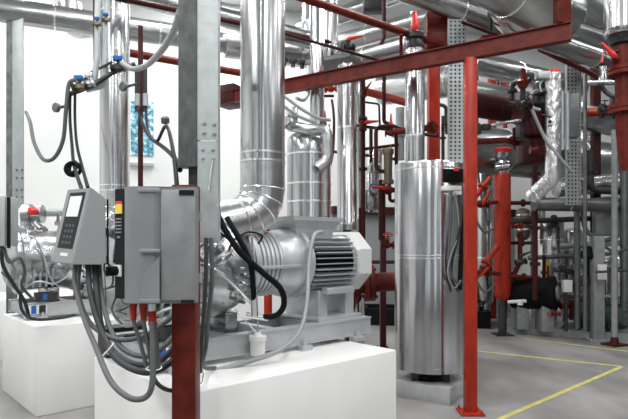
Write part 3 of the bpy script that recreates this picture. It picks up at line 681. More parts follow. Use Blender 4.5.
hose('hose', 'black twin hose falling from the manifold to the operator panel, left strand', PP([(70, 94, 4.93), (70, 120, 4.8), (72, 145, 4.5), (74, 165, 4.0), (82, 190, 3.3)]), .013, 'black_rubber', 'hose')
hose('hose', 'black twin hose falling from the manifold to the operator panel, right strand', PP([(75, 94, 4.95), (75, 120, 4.8), (77, 145, 4.5), (82, 166, 4.0), (88, 188, 3.3)]), .012, 'black_rubber', 'hose')
c = P(73, 169, 3.95); q = MB(); q.torus(c, V(.3, -1, .2), .05, .014, 22, 8); q.torus(c + V(.01, -.02, .01), V(-.5, -.8, .2), .042, .012, 22, 8); tag(q.build('hose_coil', 'black_rubber'), 'knot of black hose just above the operator panel', 'hose')
pipe('red_pipe', 'dark red vertical pipe in front of the blue poster', 'pipe', PP([(140.5, 26, 5.6), (140.5, 195, 5.6)]), .026, 'red_deep')
pipe('instrument_line', 'dark vertical tube beside the red pipe at the poster, left one', 'pipe', PP([(137, 66, 5.3), (137, 112, 5.3)]), .022, 'dark_steel')
pipe('instrument_line', 'dark vertical tube beside the red pipe at the poster, right one', 'pipe', PP([(145, 66, 5.3), (145, 112, 5.3)]), .022, 'dark_steel')
for px, lab in ((137.5, 'bright crimped sleeve low on the left dark tube by the poster'), (145.5, 'bright crimped sleeve low on the right dark tube by the poster')):
    q = MB(); q.cyl(P(px, 94, 5.28), P(px, 106, 5.28), .028, 12); tag(q.build('hose_sleeve', 'galv'), lab, 'fitting')
hose('hose', 'black hose sweeping from the poster tubes down to the cabinet top', PP([(138, 108, 5.25), (142, 122, 5.0), (150, 137, 4.5), (163, 147, 3.8), (174, 157, 3.2), (180, 170, 2.95)]), .015, 'black_rubber', 'hose')
hose('hose', 'second black hose from the right poster tube, crossing in an inverted V', PP([(146, 110, 5.25), (148, 130, 4.9), (156, 142, 4.2), (166, 126, 3.6), (173, 150, 3.1), (177, 186, 2.7)]), .012, 'black_rubber', 'hose')
q = MB(); q.lathe(P(165.5, 124, 3.6), V(0, -.3, 1), [(0, .02), (.01, .028), (.04, .028), (.05, .015)], 10); tag(q.build('hose_clip', 'galv_dark'), 'small grey clip at the peak of the black hoses', 'fitting')
# poster on wall
def on_wall(px, off=.02):
    k = (px - 314) / F_PX; y = (9.5 + .294 * 5.5) / (1 - .294 * k); return V(k * y, y, 0) - wn * off
w0, w1 = on_wall(131), on_wall(153.5); z0, z1 = P(0, 155, w0.y).z, P(0, 101, w0.y).z
o = empty('wall_poster', V((w0.x + w1.x) / 2, w0.y, z0), 'blue and white poster on the white wall behind red pipe', 'poster')
q = MB(); q.bar(V(w0.x, w0.y, (z0 + z1) / 2), V(w1.x, w1.y, (z0 + z1) / 2), .015, z1 - z0); q.build('print', 'poster', o)
w0, w1 = on_wall(128, .06), on_wall(154, .06); z = P(0, 164, w0.y).z
q = MB(); q.bar(V(w0.x, w0.y, z), V(w1.x, w1.y, z), .08, .05); tag(q.build('wall_ledge', 'pad'), 'narrow grey ledge fixed to the wall below the blue poster', 'shelf')

# ================================================================ RED FRAME
ZB = 3.41
bl, br = V(-1.157, 6.79, ZB), V(2.2, 4.62, ZB)
o = empty('steel_beam', (bl + br) / 2 - V(0, 0, .07), 'long dark red steel beam crossing under the ducts from left to right', 'beam')
bd = (br - bl).normalized(); bn = V(-bd.y, bd.x, 0)
q = MB(); q.bar(bl, br, .04, .145); q.build('web', 'red_dark', o)
for s in (-1, 1): q = MB(); q.bar(bl + V(0, 0, s * .072), br + V(0, 0, s * .072), .09, .010); q.build('flange', 'red_dark', o)
q = MB(); q.box(P(231, 97, 6.85), (.3, .3, .24), rot=-.5, bev=.004); tag(q.build('beam_bracket', 'red_deep'), 'dark red box bracket at the left end of the long beam', 'bracket')
def on_beam(px):
    k = (px - 314) / F_PX; t = (k * bl.y - bl.x) / (bd.x - k * bd.y); return bl + bd * t
pA = on_beam(469)
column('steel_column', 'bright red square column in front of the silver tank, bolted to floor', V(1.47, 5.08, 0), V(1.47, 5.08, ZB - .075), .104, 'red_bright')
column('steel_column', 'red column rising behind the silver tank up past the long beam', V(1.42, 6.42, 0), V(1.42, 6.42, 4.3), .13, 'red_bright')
q = MB(); q.box(P(435.5, 33, 6.38), (.24, .2, .42), bev=.004); q.build('column_head', 'red_dark', bpy.data.objects['steel_column.002'])
column('steel_column', 'short dark red post standing on the right end of the long beam', V(2.14, 4.66, ZB + .077), V(2.14, 4.66, ZC), .11, 'red_dark', plate=False)
pipe('red_pipe', 'thick dark red handrail pipe descending from the top edge to the red column', 'pipe', PP([(275, -12, 4.5), (440, 45, 6.3)]), .040, 'red_dark')
pipe('red_pipe', 'thin dark red pipe descending toward the middle of the long beam', 'pipe', PP([(262, 27, 5.2), (388, 63, 5.9)]), .016, 'red_deep')
pipe('red_pipe', 'short vertical red rod between the handrail pipe and long beam', 'pipe', PP([(401, 34, 5.6), (401, 56, 5.75)]), .018, 'red_dark')
pipe('red_pipe', 'dark red hanger rod dropping from the top edge with a hooked end', 'pipe', PP([(384, -30, 6.2), (384, 37, 6.2), (381, 44, 6.2)]), .024, 'red_deep')
q = MB(); q.box(P(374, 5, 6.6), (.26, .2, .16), bev=.004); tag(q.build('hanger_plate', 'dark_steel'), 'black hanger block at the top edge beside the hooked rod', 'bracket')

# ================================================================ CENTRE BACKGROUND
duct('vertical_duct', 'tall silver duct behind the motor, beneath the long beam', 'duct', P(347, 230, 6.5), P(347, 66, 6.5), 9.8 * 6.5 / F_PX, (.04, .62))
q = MB(); q.cyl(P(347, 238, 6.5), P(347, 229, 6.5), .05, 16); q.cyl(V(P(347, 0, 6.5).x, 6.5, 0), P(347, 236, 6.5), .03, 12); tag(q.build('pipe_stub', 'dark_steel'), 'dark pipe stub under the tall silver duct behind the motor', 'pipe')
duct('vertical_duct', 'narrow silver duct just right of the tall one behind the motor', 'duct', V(P(359.5, 0, 7.0).x, 7.0, 0), V(P(359.5, 0, 7.0).x, 7.0, P(0, 70, 7.0).z), 5 * 7 / F_PX, (.5, .8))
o = duct('buffer_vessel', 'silver jacketed vessel standing behind the motor terminal box', 'tank', V(P(309, 0, 5.9).x, 5.9, .3), V(P(309, 0, 5.9).x, 5.9, P(0, 140, 5.9).z), 22 * 5.9 / F_PX, (.35, .72, .8, .93))
q = MB(); q.lathe(V(P(309, 0, 5.9).x, 5.9, 0), V(0, 0, 1), [(0, .24), (.02, .24), (.02, .12), (.31, .12)], 20); q.build('pedestal', 'grey_steel', o)
q = MB(); q.lathe(P(309, 140, 5.9), V(0, 0, 1), [(0, .235), (.05, .2), (.08, .1), (.09, .02)], 28); q.build('domed_head', 'cast_silver', o)
duct('vertical_duct', 'pale silver duct rising from the vessel behind the long beam', 'duct', P(317, 134, 6.3), V(P(317, 0, 6.3).x, 6.3, ZC), .085, (.3, .6))
duct('vertical_duct', 'wide silver duct standing above the left part of the long beam', 'duct', P(327, 62, 7.2), V(P(327, 0, 7.2).x, 7.2, ZC), 11 * 7.2 / F_PX, (.1, .5))
duct('vertical_duct', 'wide pale duct next to the standing one above the long beam', 'duct', P(311, 52, 7.6), V(P(311, 0, 7.6).x, 7.6, ZC), 9 * 7.6 / F_PX, (.2,))
q = MB(); q.box(P(336, 64, 6.9), (.62, .5, .05), rot=-.5); tag(q.build('support_plate', 'galv_dark'), 'flat metal plate under the duct standing above the long beam', 'bracket')
# horizontal ducts behind the beam
duct('horizontal_duct', 'large silver duct ending left of the standing duct above the beam', 'duct', P(225, 42, 7.6), P(318, 54, 8.0), .22, (.3, .8), 'jacket_x')
q = MB()
for k in range(5): q.lathe(P(284 + k * 9, 66 + k * 1.2, 7.5), V(0, 0, 1), [(0, .03), (.06, .03), (.06, .06), (.1, .06)], 10)
tag(q.build('bolt_row', 'dark_steel'), 'row of dark clamps hanging under the large duct end', 'bracket')
duct('horizontal_duct', 'bright silver duct rising to the right above the beam, lower of the pair', 'duct', P(338, 64, 7.6), P(462, 30, 6.5), .125, (.25, .6), 'jacket_b')
duct('horizontal_duct', 'bright silver duct rising to the right above the beam, upper of the pair', 'duct', P(335, 44, 8.4), P(450, 12, 7.6), .14, (.3, .7), 'jacket_b')
duct('horizontal_duct', 'pale silver duct near the top edge above the red handrail pipe', 'duct', P(300, 30, 9.0), P(405, -8, 8.0), .13, (.4,), 'jacket_b')
duct('horizontal_duct', 'dark silver duct seen between beam and valves, left of the tank riser', 'duct', P(382, 90, 9.5), P(470, 78, 8.4), .26, (.1, .8), 'jacket_b')
lever_valve(P(348, 47, 6.9), V(.8, .4, 0), .085, 'red lever valve lying on the duct above the long beam', V(1, -.2, .15), body='dark_steel')
# valve group left of tank
pipe('red_pipe', 'thick red pipe running behind the valves under the beam', 'pipe', PP([(352, 88, 8.6), (420, 106, 8.0)]), .06, 'red_post')
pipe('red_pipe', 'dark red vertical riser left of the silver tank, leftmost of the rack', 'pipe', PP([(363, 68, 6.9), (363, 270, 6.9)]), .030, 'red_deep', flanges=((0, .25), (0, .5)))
pipe('red_pipe', 'dark red vertical riser in the middle of the valve rack', 'pipe', PP([(384, 62, 6.8), (384, 122, 6.8), (412, 134, 6.4)]), .024, 'red_deep')
pipe('red_pipe', 'thin dark tube with rounded top bend in the valve rack', 'pipe', PP([(364, 102, 6.7), (379, 104, 6.7), (380, 130, 6.7)]), .013, 'dark_steel')
pipe('red_pipe', 'red horizontal rack pipe at the level of the tank top, upper', 'pipe', PP([(352, 125, 6.9), (438, 136, 6.1)]), .020, 'red_deep')
pipe('red_pipe', 'red horizontal rack pipe just below the upper one', 'pipe', PP([(340, 152, 7.2), (398, 145, 6.6)]), .020, 'red_deep')
pipe('red_pipe', 'dark red looped pipe hanging in the valve rack', 'pipe', PP([(392, 126, 6.5), (376, 127, 6.5), (376, 170, 6.5), (386, 172, 6.5)]), .024, 'red_deep', R=.07)
pipe('red_pipe', 'dark red U bend beside the sight glass', 'pipe', PP([(396, 130, 6.6), (397, 200, 6.6), (390, 202, 6.6), (389, 178, 6.6)]), .022, 'red_deep', R=.05)
pipe('red_pipe', 'dark red vertical pipe below the horizontal red lever, down to the wall rail', 'pipe', PP([(382, 180, 6.8), (382, 240, 6.8)]), .045, 'red_deep')
pipe('red_pipe', 'dark red pipe from the red column across the tank top', 'pipe', PP([(394, 132, 6.3), (436, 127, 5.85)]), .036, 'red_dark', flanges=((0, .9),))
lever_valve(P(363, 124, 6.8), V(0, 0, 1), .08, 'red lever valve on the left riser pointing right, by the tube bend', V(1, 0, .1), up=V(.3, -1, 0))
lever_valve(P(364, 92, 6.8), V(0, 0, 1), .06, 'dark red valve with angled lever just under the beam', V(.6, -.1, .9), handle='red_dark', up=V(.2, -1, 0))
lever_valve(P(391, 133, 6.5), V(1, -.2, 0), .07, 'valve with upright red cone handle in the rack', V(0, 0, 1))
lever_valve(P(391, 159, 6.6), V(1, -.2, 0), .05, 'small upright red handled valve above the sight glass', V(0, 0, 1))
lever_valve(P(388, 190, 6.6), V(1, -.2, 0), .10, 'valve with red lever pointing left beside the tank', V(-1, -.1, .05), up=V(0, -1, .1), handle='red_bright')
lever_valve(P(364, 212, 7.4), V(1, 0, 0), .05, 'dark red valve low on the left riser at the rail', V(-1, 0, 0), handle='red_deep', up=V(0, -1, 0))
lever_valve(P(325, 127, 6.2), V(1, 0, 0), .055, 'dark valve with upright red handle above the foil wrapped bend', V(0, 0, 1), body='dark_steel', handle='red_bright')
lever_valve(P(331, 89, 6.9), V(1, -.3, 0), .075, 'red valve on a dark bent pipe just under the beam at left', V(-.8, 0, .2), body='red_bright')
pipe('red_pipe', 'dark bent pipe leading to the red valve under the beam', 'pipe', PP([(306, 90, 7.2), (322, 96, 7.2), (334, 96, 7.2)]), .018, 'red_deep')
q = MB(); q.lathe(P(388, 184, 6.5), V(0, 0, 1), [(0, .07), (.05, .07), (.05, .05), (.36, .055), (.36, .07), (.42, .07)], 18); tag(q.build('sight_glass', 'brass'), 'pale yellowish sight glass cylinder beside the tank', 'sight glass')
o = empty('control_valve', P(372, 206, 7.2), 'silver control valve block left of the sight glass', 'valve')
q = MB(); q.box(P(372, 200, 7.2), (.2, .2, .26), bev=.02); q.build('valve_body', 'cast_silver', o)
q = MB(); q.lathe(P(372, 190, 7.1), V(0, -1, 0), [(0, .06), (.14, .06), (.16, .04)], 14); q.build('pilot_cap', 'cast_silver', o)
q = MB(); q.lathe(P(374, 188, 7.2), V(0, 0, 1), [(0, .05), (.2, .05), (.2, .09), (.3, .09), (.34, .03)], 14); q.build('actuator', 'cast_silver', o)
q = MB(); q.lathe(P(373, 188, 7.0), V(0, -1, .2), [(0, .05), (.05, .05), (.06, .02)], 12); tag(q.build('solenoid_cap', 'blue'), 'small blue cap on the silver control valve', 'valve')
duct('vertical_duct', 'dull silver pipe behind the valve rack next to the sight glass', 'duct', V(P(374, 0, 8.2).x, 8.2, P(0, 212, 8.2).z), V(P(374, 0, 8.2).x, 8.2, P(0, 150, 8.2).z), .13, (.5,))
q = MB(); c = P(336, 178, 6.1); q.torus(P(316, 165, 6.0), V(0, -1, .2), .1, .012, 24, 6); tag(q.build('pipe_ring', 'band'), 'thin bright ring on the vessel side', 'fitting')
# insulated silver pipe draping over vessel
MBt = MB(); MBt.tube(fillet(PP([(289, 126, 5.7), (312, 130, 5.6), (327, 128, 5.6), (328, 160, 5.6), (318, 168, 5.6)]), .18, 6), .055, 18); tag(MBt.build('insulated_pipe', 'jacket_x'), 'crumpled foil wrapped pipe bending over the vessel behind the motor', 'pipe')
MBt = MB(); MBt.tube(smooth(PP([(332, 100, 6.6), (334, 120, 6.4), (333, 150, 6.2), (330, 166, 6.1)])), .016, 8); tag(MBt.build('red_pipe', 'red_deep'), 'thin dark pipe curving beside the foil wrapped bend', 'pipe')
for lab, pts in (('grey tube falling diagonally under the beam, left of the ducts, upper', [(284, 96, 5.6), (300, 108, 5.7), (318, 118, 5.8), (330, 120, 5.9)]),
                 ('grey tube falling diagonally under the beam, left of the ducts, lower', [(284, 106, 5.5), (298, 116, 5.6), (314, 122, 5.7)]),
                 ('grey looped cable under the beam at the big duct', [(308, 66, 6.2), (309, 90, 6.1), (304, 100, 6.0), (296, 98, 5.9)])):
    hose('tube_line', lab, PP(pts), .018, 'galv', 'pipe')
q = MB(); q.box(P(292, 118, 5.7), (.12, .12, .22), bev=.02); q.lathe(P(290, 124, 5.6), V(-.3, -1, 0), [(0, .07), (.1, .07), (.12, .05), (.16, .05)], 14); tag(q.build('valve_block', 'cast_silver'), 'silver valve block beside the big duct under the beam', 'valve')
# red pipe with stand behind the motor
pipe('red_pipe', 'large dark red pipe behind the motor cowl, bending down at left', 'pipe', PP([(340, 330, 6.7), (352, 284, 6.7), (400, 281, 6.7)]), .12, 'red_dark', flanges=((1, .35),), R=.2)
wheel_valve(P(387, 245, 6.8), V(1, 0, 0), .085, 'red valve above the large red pipe, left of the tank', up=V(0, -.5, .8), wheel='red_bright')
column('pipe_stand', 'slim dark red stand with base plate left of the silver tank', V(P(383, 0, 8.1).x, 8.1, 0), V(P(383, 0, 8.1).x, 8.1, 1.65), .09, 'red_deep')
q = MB(); q.tube(fillet(PP([(360, 208, 6.9), (360, 300, 6.9), (352, 305, 6.9)]), .06, 5), .02, 8); tag(q.build('red_pipe', 'red_deep'), 'thin dark red drain pipe behind the fan cowl', 'pipe')
pipe('red_pipe', 'small bright red pipe behind the elbow of the big duct', 'pipe', [P(268, 190, 6.5), V(P(268, 0, 6.5).x, 6.5, 0)], .05, 'red_bright')

# ================================================================ SILVER TANK
dt = 5.75; xt = P(429.5, 0, dt).x; rt = 34.5 * dt / F_PX
o = empty('silver_tank', (xt, dt, 0), 'tall polished silver cylindrical tank standing on a low steel pad, behind the red column', 'tank')
zb, zt = .285, P(0, 165, dt).z
q = MB(); q.lathe(V(xt, dt, zb), V(0, 0, 1), [(0, rt * .9), (0, rt), (.04, rt), (.041, rt * 1.008), (.055, rt * 1.008), (.056, rt), (zt - zb - .02, rt), (zt - zb, rt * .985), (zt - zb + .01, rt * .4)], 64); q.build('jacket', 'jacket_z', o)
for py in (259, 256, 168):
    q = MB(); z = P(0, py, dt - .32).z; q.lathe(V(xt, dt, z), V(0, 0, 1), [(0, rt), (.002, rt * 1.008), (.012, rt * 1.008), (.014, rt)], 64); q.build('clamp_band', 'band', o)
for k in range(4):
    t = k * math.pi / 2 + .6; q = MB(); q.box((xt + math.cos(t) * .22, dt + math.sin(t) * .22, (zb + .17) / 2 + .01), (.07, .07, zb - .13)); q.build('leg', 'dark_steel', o)
q = MB(); q.lathe(V(xt, dt, .17), V(0, 0, 1), [(0, .2), (.05, .12), (zb - .17, .1)], 20); q.build('drain_cone', 'dark_steel', o)
q = MB(); q.box((xt + .03, dt - .02, .085), (.62, .60, .17), rot=.98, bev=.006); tag(q.build('tank_pad', 'pad'), 'low grey square pad on the floor under the silver tank', 'pad')
duct('vertical_duct', 'silver riser duct coming out of the polished tank top', 'duct', V(P(415, 0, 5.8).x, 5.8, zt + .005), V(P(415, 0, 5.8).x, 5.8, P(0, 50, 5.8).z), 9.5 * 5.8 / F_PX, (.25, .97))
q = MB(); z5 = P(0, 50, 5.8).z; q.lathe(V(P(415, 0, 5.8).x, 5.8, z5), V(0, 0, 1), [(0, .09), (.05, .1), (.11, .075), (.12, .095), (.17, .095), (.18, .06), (.2, .05)], 20)
o = empty('safety_valve', V(P(415, 0, 5.8).x, 5.8, z5), 'dark valve head with tall bright red cone handle on the riser duct above the beam', 'valve'); q.build('valve_head', 'dark_steel', o)
q = MB(); q.lathe(V(P(415, 0, 5.8).x, 5.8, z5 + .19), V(0, 0, 1), [(0, .03), (.03, .045), (.07, .045), (.22, .018), (.23, .008)], 16); q.build('cone_handle', 'red_handle', o)
wheel_valve(P(433, 131, 6.25), V(1, -.4, 0), .06, 'red valve on the red column just above the tank', up=V(0, -1, 0), body='red_bright', wheel='red_bright')

# perforated tray and black box
perforated('cable_tray', 'galvanised perforated cable tray standing upright beside the bright red column', P(449, 0, 5.65).x, P(466, 0, 5.65).x, 5.65, P(0, 172, 5.65).z, P(0, 18, 5.65).z, 4, .042)
o = empty('junction_box', P(454, 184, 5.50), 'black junction box with small red mark under the cable tray', 'box')
q = MB(); q.box((P(454, 0, 5.35).x, 5.43, P(0, 175, 5.35).z), (.2, .1, .13), bev=.004); q.build('box_body', 'black', o)
plate(o, 'red_mark', 'red_handle', (454, 459), (168, 171), 5.37, .006, 0)
q = MB(); q.box((P(452, 0, 5.35).x, 5.41, P(0, 188, 5.35).z), (.19, .12, .045), bev=.003); q.box((P(458, 0, 5.35).x, 5.41, P(0, 192.5, 5.35).z), (.08, .1, .04), bev=.003); q.build('white_bracket', 'white_plastic', o)
for i, (lab, pts, m) in enumerate((('dark cable running down the right side of the tank, outer', [(458, 190, 5.40), (461, 215, 5.35), (457, 240, 5.33), (452, 262, 5.35), (452, 280, 5.37), (459, 292, 5.37)], 'hose_dark'),
        ('grey cable hanging close to the tank edge below the junction box', [(451, 192, 5.35), (451, 220, 5.33), (449, 250, 5.33), (451, 275, 5.33), (460, 284, 5.35)], 'hose_grey'),
        ('thin pale cable forming a loop on the tank side', [(455, 192, 5.35), (459, 230, 5.33), (450, 258, 5.31), (448, 275, 5.31), (454, 288, 5.33), (461, 280, 5.35)], 'hose_pale'),
        ('black cable bundle filling the gap between tank and red column', [(460, 192, 5.55), (462, 240, 5.50), (460, 290, 5.47)], 'black_rubber'))):
    hose('cable', lab, PP(pts), (.014, .012, .006, .02)[i], m)
q = MB(); q.box((P(458, 0, 5.71).x, 5.74, P(0, 95, 5.71).z), (.15, .03, P(0, 20, 5.71).z - P(0, 170, 5.71).z)); tag(q.build('tray_post', 'dark_steel'), 'dark steel post hidden behind the upright cable tray at the red column', 'column')  # added backing, makes the tray holes read dark

# ================================================================ TOP RIGHT DUCTS
duct('horizontal_duct', 'long grey duct descending from the top edge above the red handrail pipe', 'duct', P(372, -22, 5.6), P(690, 92, 8.6), .13, (.2, .4, .6, .8), 'jacket_a')
duct('horizontal_duct', 'long grey duct hugging the beam behind the short dark red post, lower of the group', 'duct', P(395, -24, 6.1), P(700, 72, 9.2), .2, (.3, .62), 'jacket_a')
duct('horizontal_duct', 'big round silver duct at the top edge ending against the short red post', 'duct', P(450, -40, 4.9), P(566, 18, 5.6), .25, (.5, .85), 'jacket_a')
q = MB(); q.tube(fillet(PP([(504, -6, 5.9), (512, 18, 5.9), (530, 24, 6.2)]), .2, 8), .2, 28); tag(q.build('duct_elbow', 'jacket_x'), 'silver elbow curving behind the big round duct at the top edge', 'duct')
duct('horizontal_duct', 'broad silver duct at upper right leading under the small tank', 'duct', P(556, -8, 7.2), P(690, 70, 9.4), .3, (.25, .6), 'jacket_a')
duct('horizontal_duct', 'pale duct crossing behind the valve station, upper', 'duct', P(470, 62, 9.5), P(580, 88, 11), .2, (.4,), 'jacket_a')
pipe('red_pipe', 'thin dark red pipe running down to the right beneath the broad duct', 'pipe', PP([(540, 49, 7.0), (596, 76, 8.0)]), .036, 'red_dark')
pipe('red_pipe', 'thin dark red pipe on top of the grey ducts left of the short post', 'pipe', PP([(462, 22, 5.6), (530, 48, 6.0)]), .018, 'red_deep')
pipe('red_pipe', 'dark hanger rod above the beam right of the cable tray', 'pipe', PP([(490, 10, 6.1), (490, 36, 6.0)]), .028, 'dark_steel')
q = MB(); q.box(P(487, 42, 5.7), (.13, .1, .12), bev=.004); tag(q.build('pipe_clamp', 'red_dark'), 'dark red clamp on the beam right of the cable tray', 'bracket')
# small tank top right corner
dq = 6.2
o = empty('overhead_tank', P(620, 36, dq), 'small silver tank cut by the top right picture corner', 'tank')
q = MB(); q.lathe(P(622, 36, dq), V(0, 0, 1), [(0, .1), (.0, .17), (.02, .185), (.06, .19), (.061, .194), (.08, .194), (.081, .19), (.9, .19)], 36); q.build('jacket', 'jacket_z', o)
q = MB(); q.lathe(P(622, 44, dq), V(0, 0, 1), [(0, .12), (.1, .15)], 24); q.build('bottom_head', 'dark_steel', o)
q = MB(); q.lathe(P(622, 44, dq) + V(0, 0, 1.0), V(0, 0, 1), [(0, .03), (ZC - P(0, 44, dq).z - 1.0, .03)], 10); q.build('hanger_rod', 'dark_steel', o)
lever_valve(P(616, 60, 6.2), V(.1, 0, 1), .10, 'big valve with bright red lever pointing up left, under the corner tank', V(-1, -.1, .95), body='red_dark', up=V(-.6, -.8, .1))
pipe('red_pipe', 'thick dark red pipe falling at the right picture edge from the corner tank', 'pipe', PP([(622, 46, 6.2), (624, 130, 6.2), (628, 170, 6.2)]), .085, 'red_dark', flanges=((0, .3), (0, .75)))
lever_valve(P(602, 68, 7.2), V(0, 0, 1), .06, 'dark valve with short red handle above the small shelf arm', V(.1, 0, 1), body='dark_steel')
q = MB(); q.cyl(P(588, 83, 7.0), P(622, 82, 6.8), .035, 12); q.lathe(P(603, 82, 6.95), V(0, 0, 1), [(0, .06), (.06, .06), (.1, .04), (.2, .04)], 12); tag(q.build('relief_valve', 'cast_silver'), 'bright horizontal valve arm near the right picture edge', 'valve')
hose('hose', 'grey hose sagging below the bright valve arm at right', PP([(600, 84, 6.9), (606, 92, 6.9), (616, 97, 6.8), (627, 92, 6.7)]), .03, 'hose_dark', 'hose')
column('steel_column', 'dark red column left of the right edge in the middle distance', V(P(595.5, 0, 9.6).x, 9.6, 0), V(P(595.5, 0, 9.6).x, 9.6, ZC), .13, 'red_deep')
pipe('red_pipe', 'red horizontal pipe with dark valve at right, level with the tray bottom', 'pipe', PP([(582, 113, 9.2), (628, 110, 8.6)]), .07, 'red_bright')
q = MB(); q.lathe(P(600, 111, 8.9), V(1, -.3, 0), [(0, .12), (.06, .12), (.06, .08), (.2, .1), (.2, .14), (.28, .14), (.28, .08), (.4, .08)], 16); q.cyl(P(613, 111, 8.7), P(613, 98, 8.7), .05, 10); tag(q.build('check_valve', 'dark_steel'), 'dark check valve on the red horizontal pipe at right', 'valve')

# ================================================================ VALVE STATION right of red column
perforated('cable_tray', 'dark perforated cable tray hanging behind the valve station', P(567, 0, 7.8).x, P(581, 0, 7.8).x, 7.8, P(0, 205, 7.8).z, P(0, 62, 7.8).z, 4, .055, m='grey_steel')
q = MB(); q.box((P(574, 0, 7.85).x, 7.9, (P(0, 205, 7.85).z + ZC) / 2), (.18, .02, ZC - P(0, 205, 7.85).z)); tag(q.build('tray_backing', 'dark_steel'), 'dark steel post carrying the right perforated tray', 'column')
q = MB(); q.box(P(569, 116, 7.6), (.24, .12, .62), bev=.01); tag(q.build('terminal_cabinet', 'dull_metal'), 'narrow grey terminal cabinet fixed to the right cable tray', 'cabinet')
for k, px in enumerate((562, 567)):
    q = MB(); q.tube(PP([(px, 92, 7.45), (px, 150, 7.45)]), .028, 10); tag(q.build('conduit', 'galv'), ('left' if k == 0 else 'right') + ' bright conduit of two running up the narrow grey cabinet', 'conduit')
o = empty('insulated_pipe', P(520, 215, 7.2), 'white foil wrapped vertical pipe with elbow turning down to the left', 'pipe')
pts = fillet(PP([(553, 74, 7.0), (553, 177, 7.0), (532, 197, 7.3)]), .12, 3)
MB().tube(pts, 7.6 * 7 / F_PX, 24).build('foil_jacket', 'jacket_crumpled', o)
for px, py in ((547, 182.5), (541, 188.5), (535, 194)):
    q = MB(); q.torus(P(px, py, 7.05), V(-.72, .3, -.7), .102, .007, 24, 6); q.build('seam_band', 'band', o)
q = MB(); q.cyl(P(553, 76, 7.0), P(553, 71, 7.0), .09, 18); q.build('red_collar', 'red_handle', o)
# station body
o = empty('regulating_station', P(532, 150, 7.3), 'dark red cluster of regulating valves left of the foil wrapped pipe', 'valve')
q = MB(); q.lathe(P(543, 112, 7.2), V(0, 0, 1), [(0, .06), (.05, .09), (.1, .13), (.35, .13), (.4, .1), (.45, .05), (.5, .05)], 20); q.build('actuator', 'dark_steel', o)
q = MB(); q.box(P(531, 122, 7.3), (.34, .3, .42), bev=.05); q.lathe(P(518, 113, 7.2), V(1, .2, 0), [(0, .16), (.05, .16), (.05, .1), (.3, .12), (.3, .17), (.36, .17)], 20); q.box(P(534, 146, 7.4), (.42, .3, .5), bev=.04); q.build('valve_housing', 'red_deep', o)
q = MB(); q.cyl(P(527, 96, 7.1), P(560, 86, 7.0), .035, 12); q.cyl(P(522, 140, 7.2), P(523, 75, 7.1), .035, 12); q.build('cross_pipe', 'dark_steel', o)
q = MB(); q.lathe(P(523, 88, 7.1), V(0, 0, 1), [(0, .05), (.08, .09), (.12, .05), (.2, .04), (.26, .02)], 12); q.build('red_cap', 'red_dark', o)
q = MB(); q.tube(smooth(PP([(538, 90, 7.1), (531, 94, 7.05), (531, 106, 7.05), (540, 110, 7.05)])), .02, 8); q.tube(smooth(PP([(545, 78, 7.0), (540, 84, 7.0), (541, 92, 7.0)])), .014, 8); q.build('impulse_tube', 'galv', o)
q = MB(); q.tube(smooth(PP([(532, 110, 7.0), (546, 140, 6.95), (560, 158, 6.9), (572, 172, 6.9)])), .022, 8); q.build('sloping_tube', 'grey_steel', o)
q = MB(); q.box(P(547, 76, 7.0), (.28, .14, .1), bev=.02); q.build('top_actuator', 'galv', o)
pipe('valve_spindle', 'silver spindle with dark grip reaching left from the valve station', 'pipe', PP([(478, 128, 6.9), (520, 120, 7.1)]), .022, 'band')
q = MB(); q.lathe(P(477, 134, 6.9), V(0, 0, 1), [(0, .05), (.08, .06), (.12, .05), (.14, .03)], 12); q.box(P(486, 127, 6.92), (.12, .08, .08), bev=.02); tag(q.build('spindle_grip', 'dark_steel'), 'dark grip at the left end of the silver spindle', 'valve')
# big ducts behind
duct('horizontal_duct', 'dark red broad header running behind the red column to the valve station', 'duct', P(462, 102, 7.4), P(525, 114, 8.0), .17, (), 'red_deep')
duct('horizontal_duct', 'bright silver header just above the dark red one', 'duct', P(460, 92, 8.4), P(620, 125, 9.6), .22, (.3, .7), 'jacket_a')
duct('horizontal_duct', 'wide dull silver header below the dark red one, crossing to the right', 'duct', P(462, 148, 9.6), P(640, 168, 11), .42, (.2, .6), 'jacket_a')
pipe('red_pipe', 'dark red pipe beneath the headers with slight downward kink', 'pipe', PP([(475, 142, 7.4), (506, 140, 7.4), (540, 150, 7.6)]), .04, 'red_dark', R=.1)
for px, w, lab in ((492, .14, 'wider left'), (505, .08, 'thinner right')):
    column('steel_column', 'red upright high up behind the red column, ' + lab + ' one', V(P(px, 0, 11.5).x, 11.5, 0), V(P(px, 0, 11.5).x, 11.5, P(0, 66, 11.5).z), w, 'red_post' , plate=False)
perforated('cable_tray', 'small dark perforated tray between the high red uprights', P(495, 0, 11.8).x, P(509, 0, 11.8).x, 11.8, P(0, 100, 11.8).z, P(0, 66, 11.8).z, 4, .06, m='dark_steel')

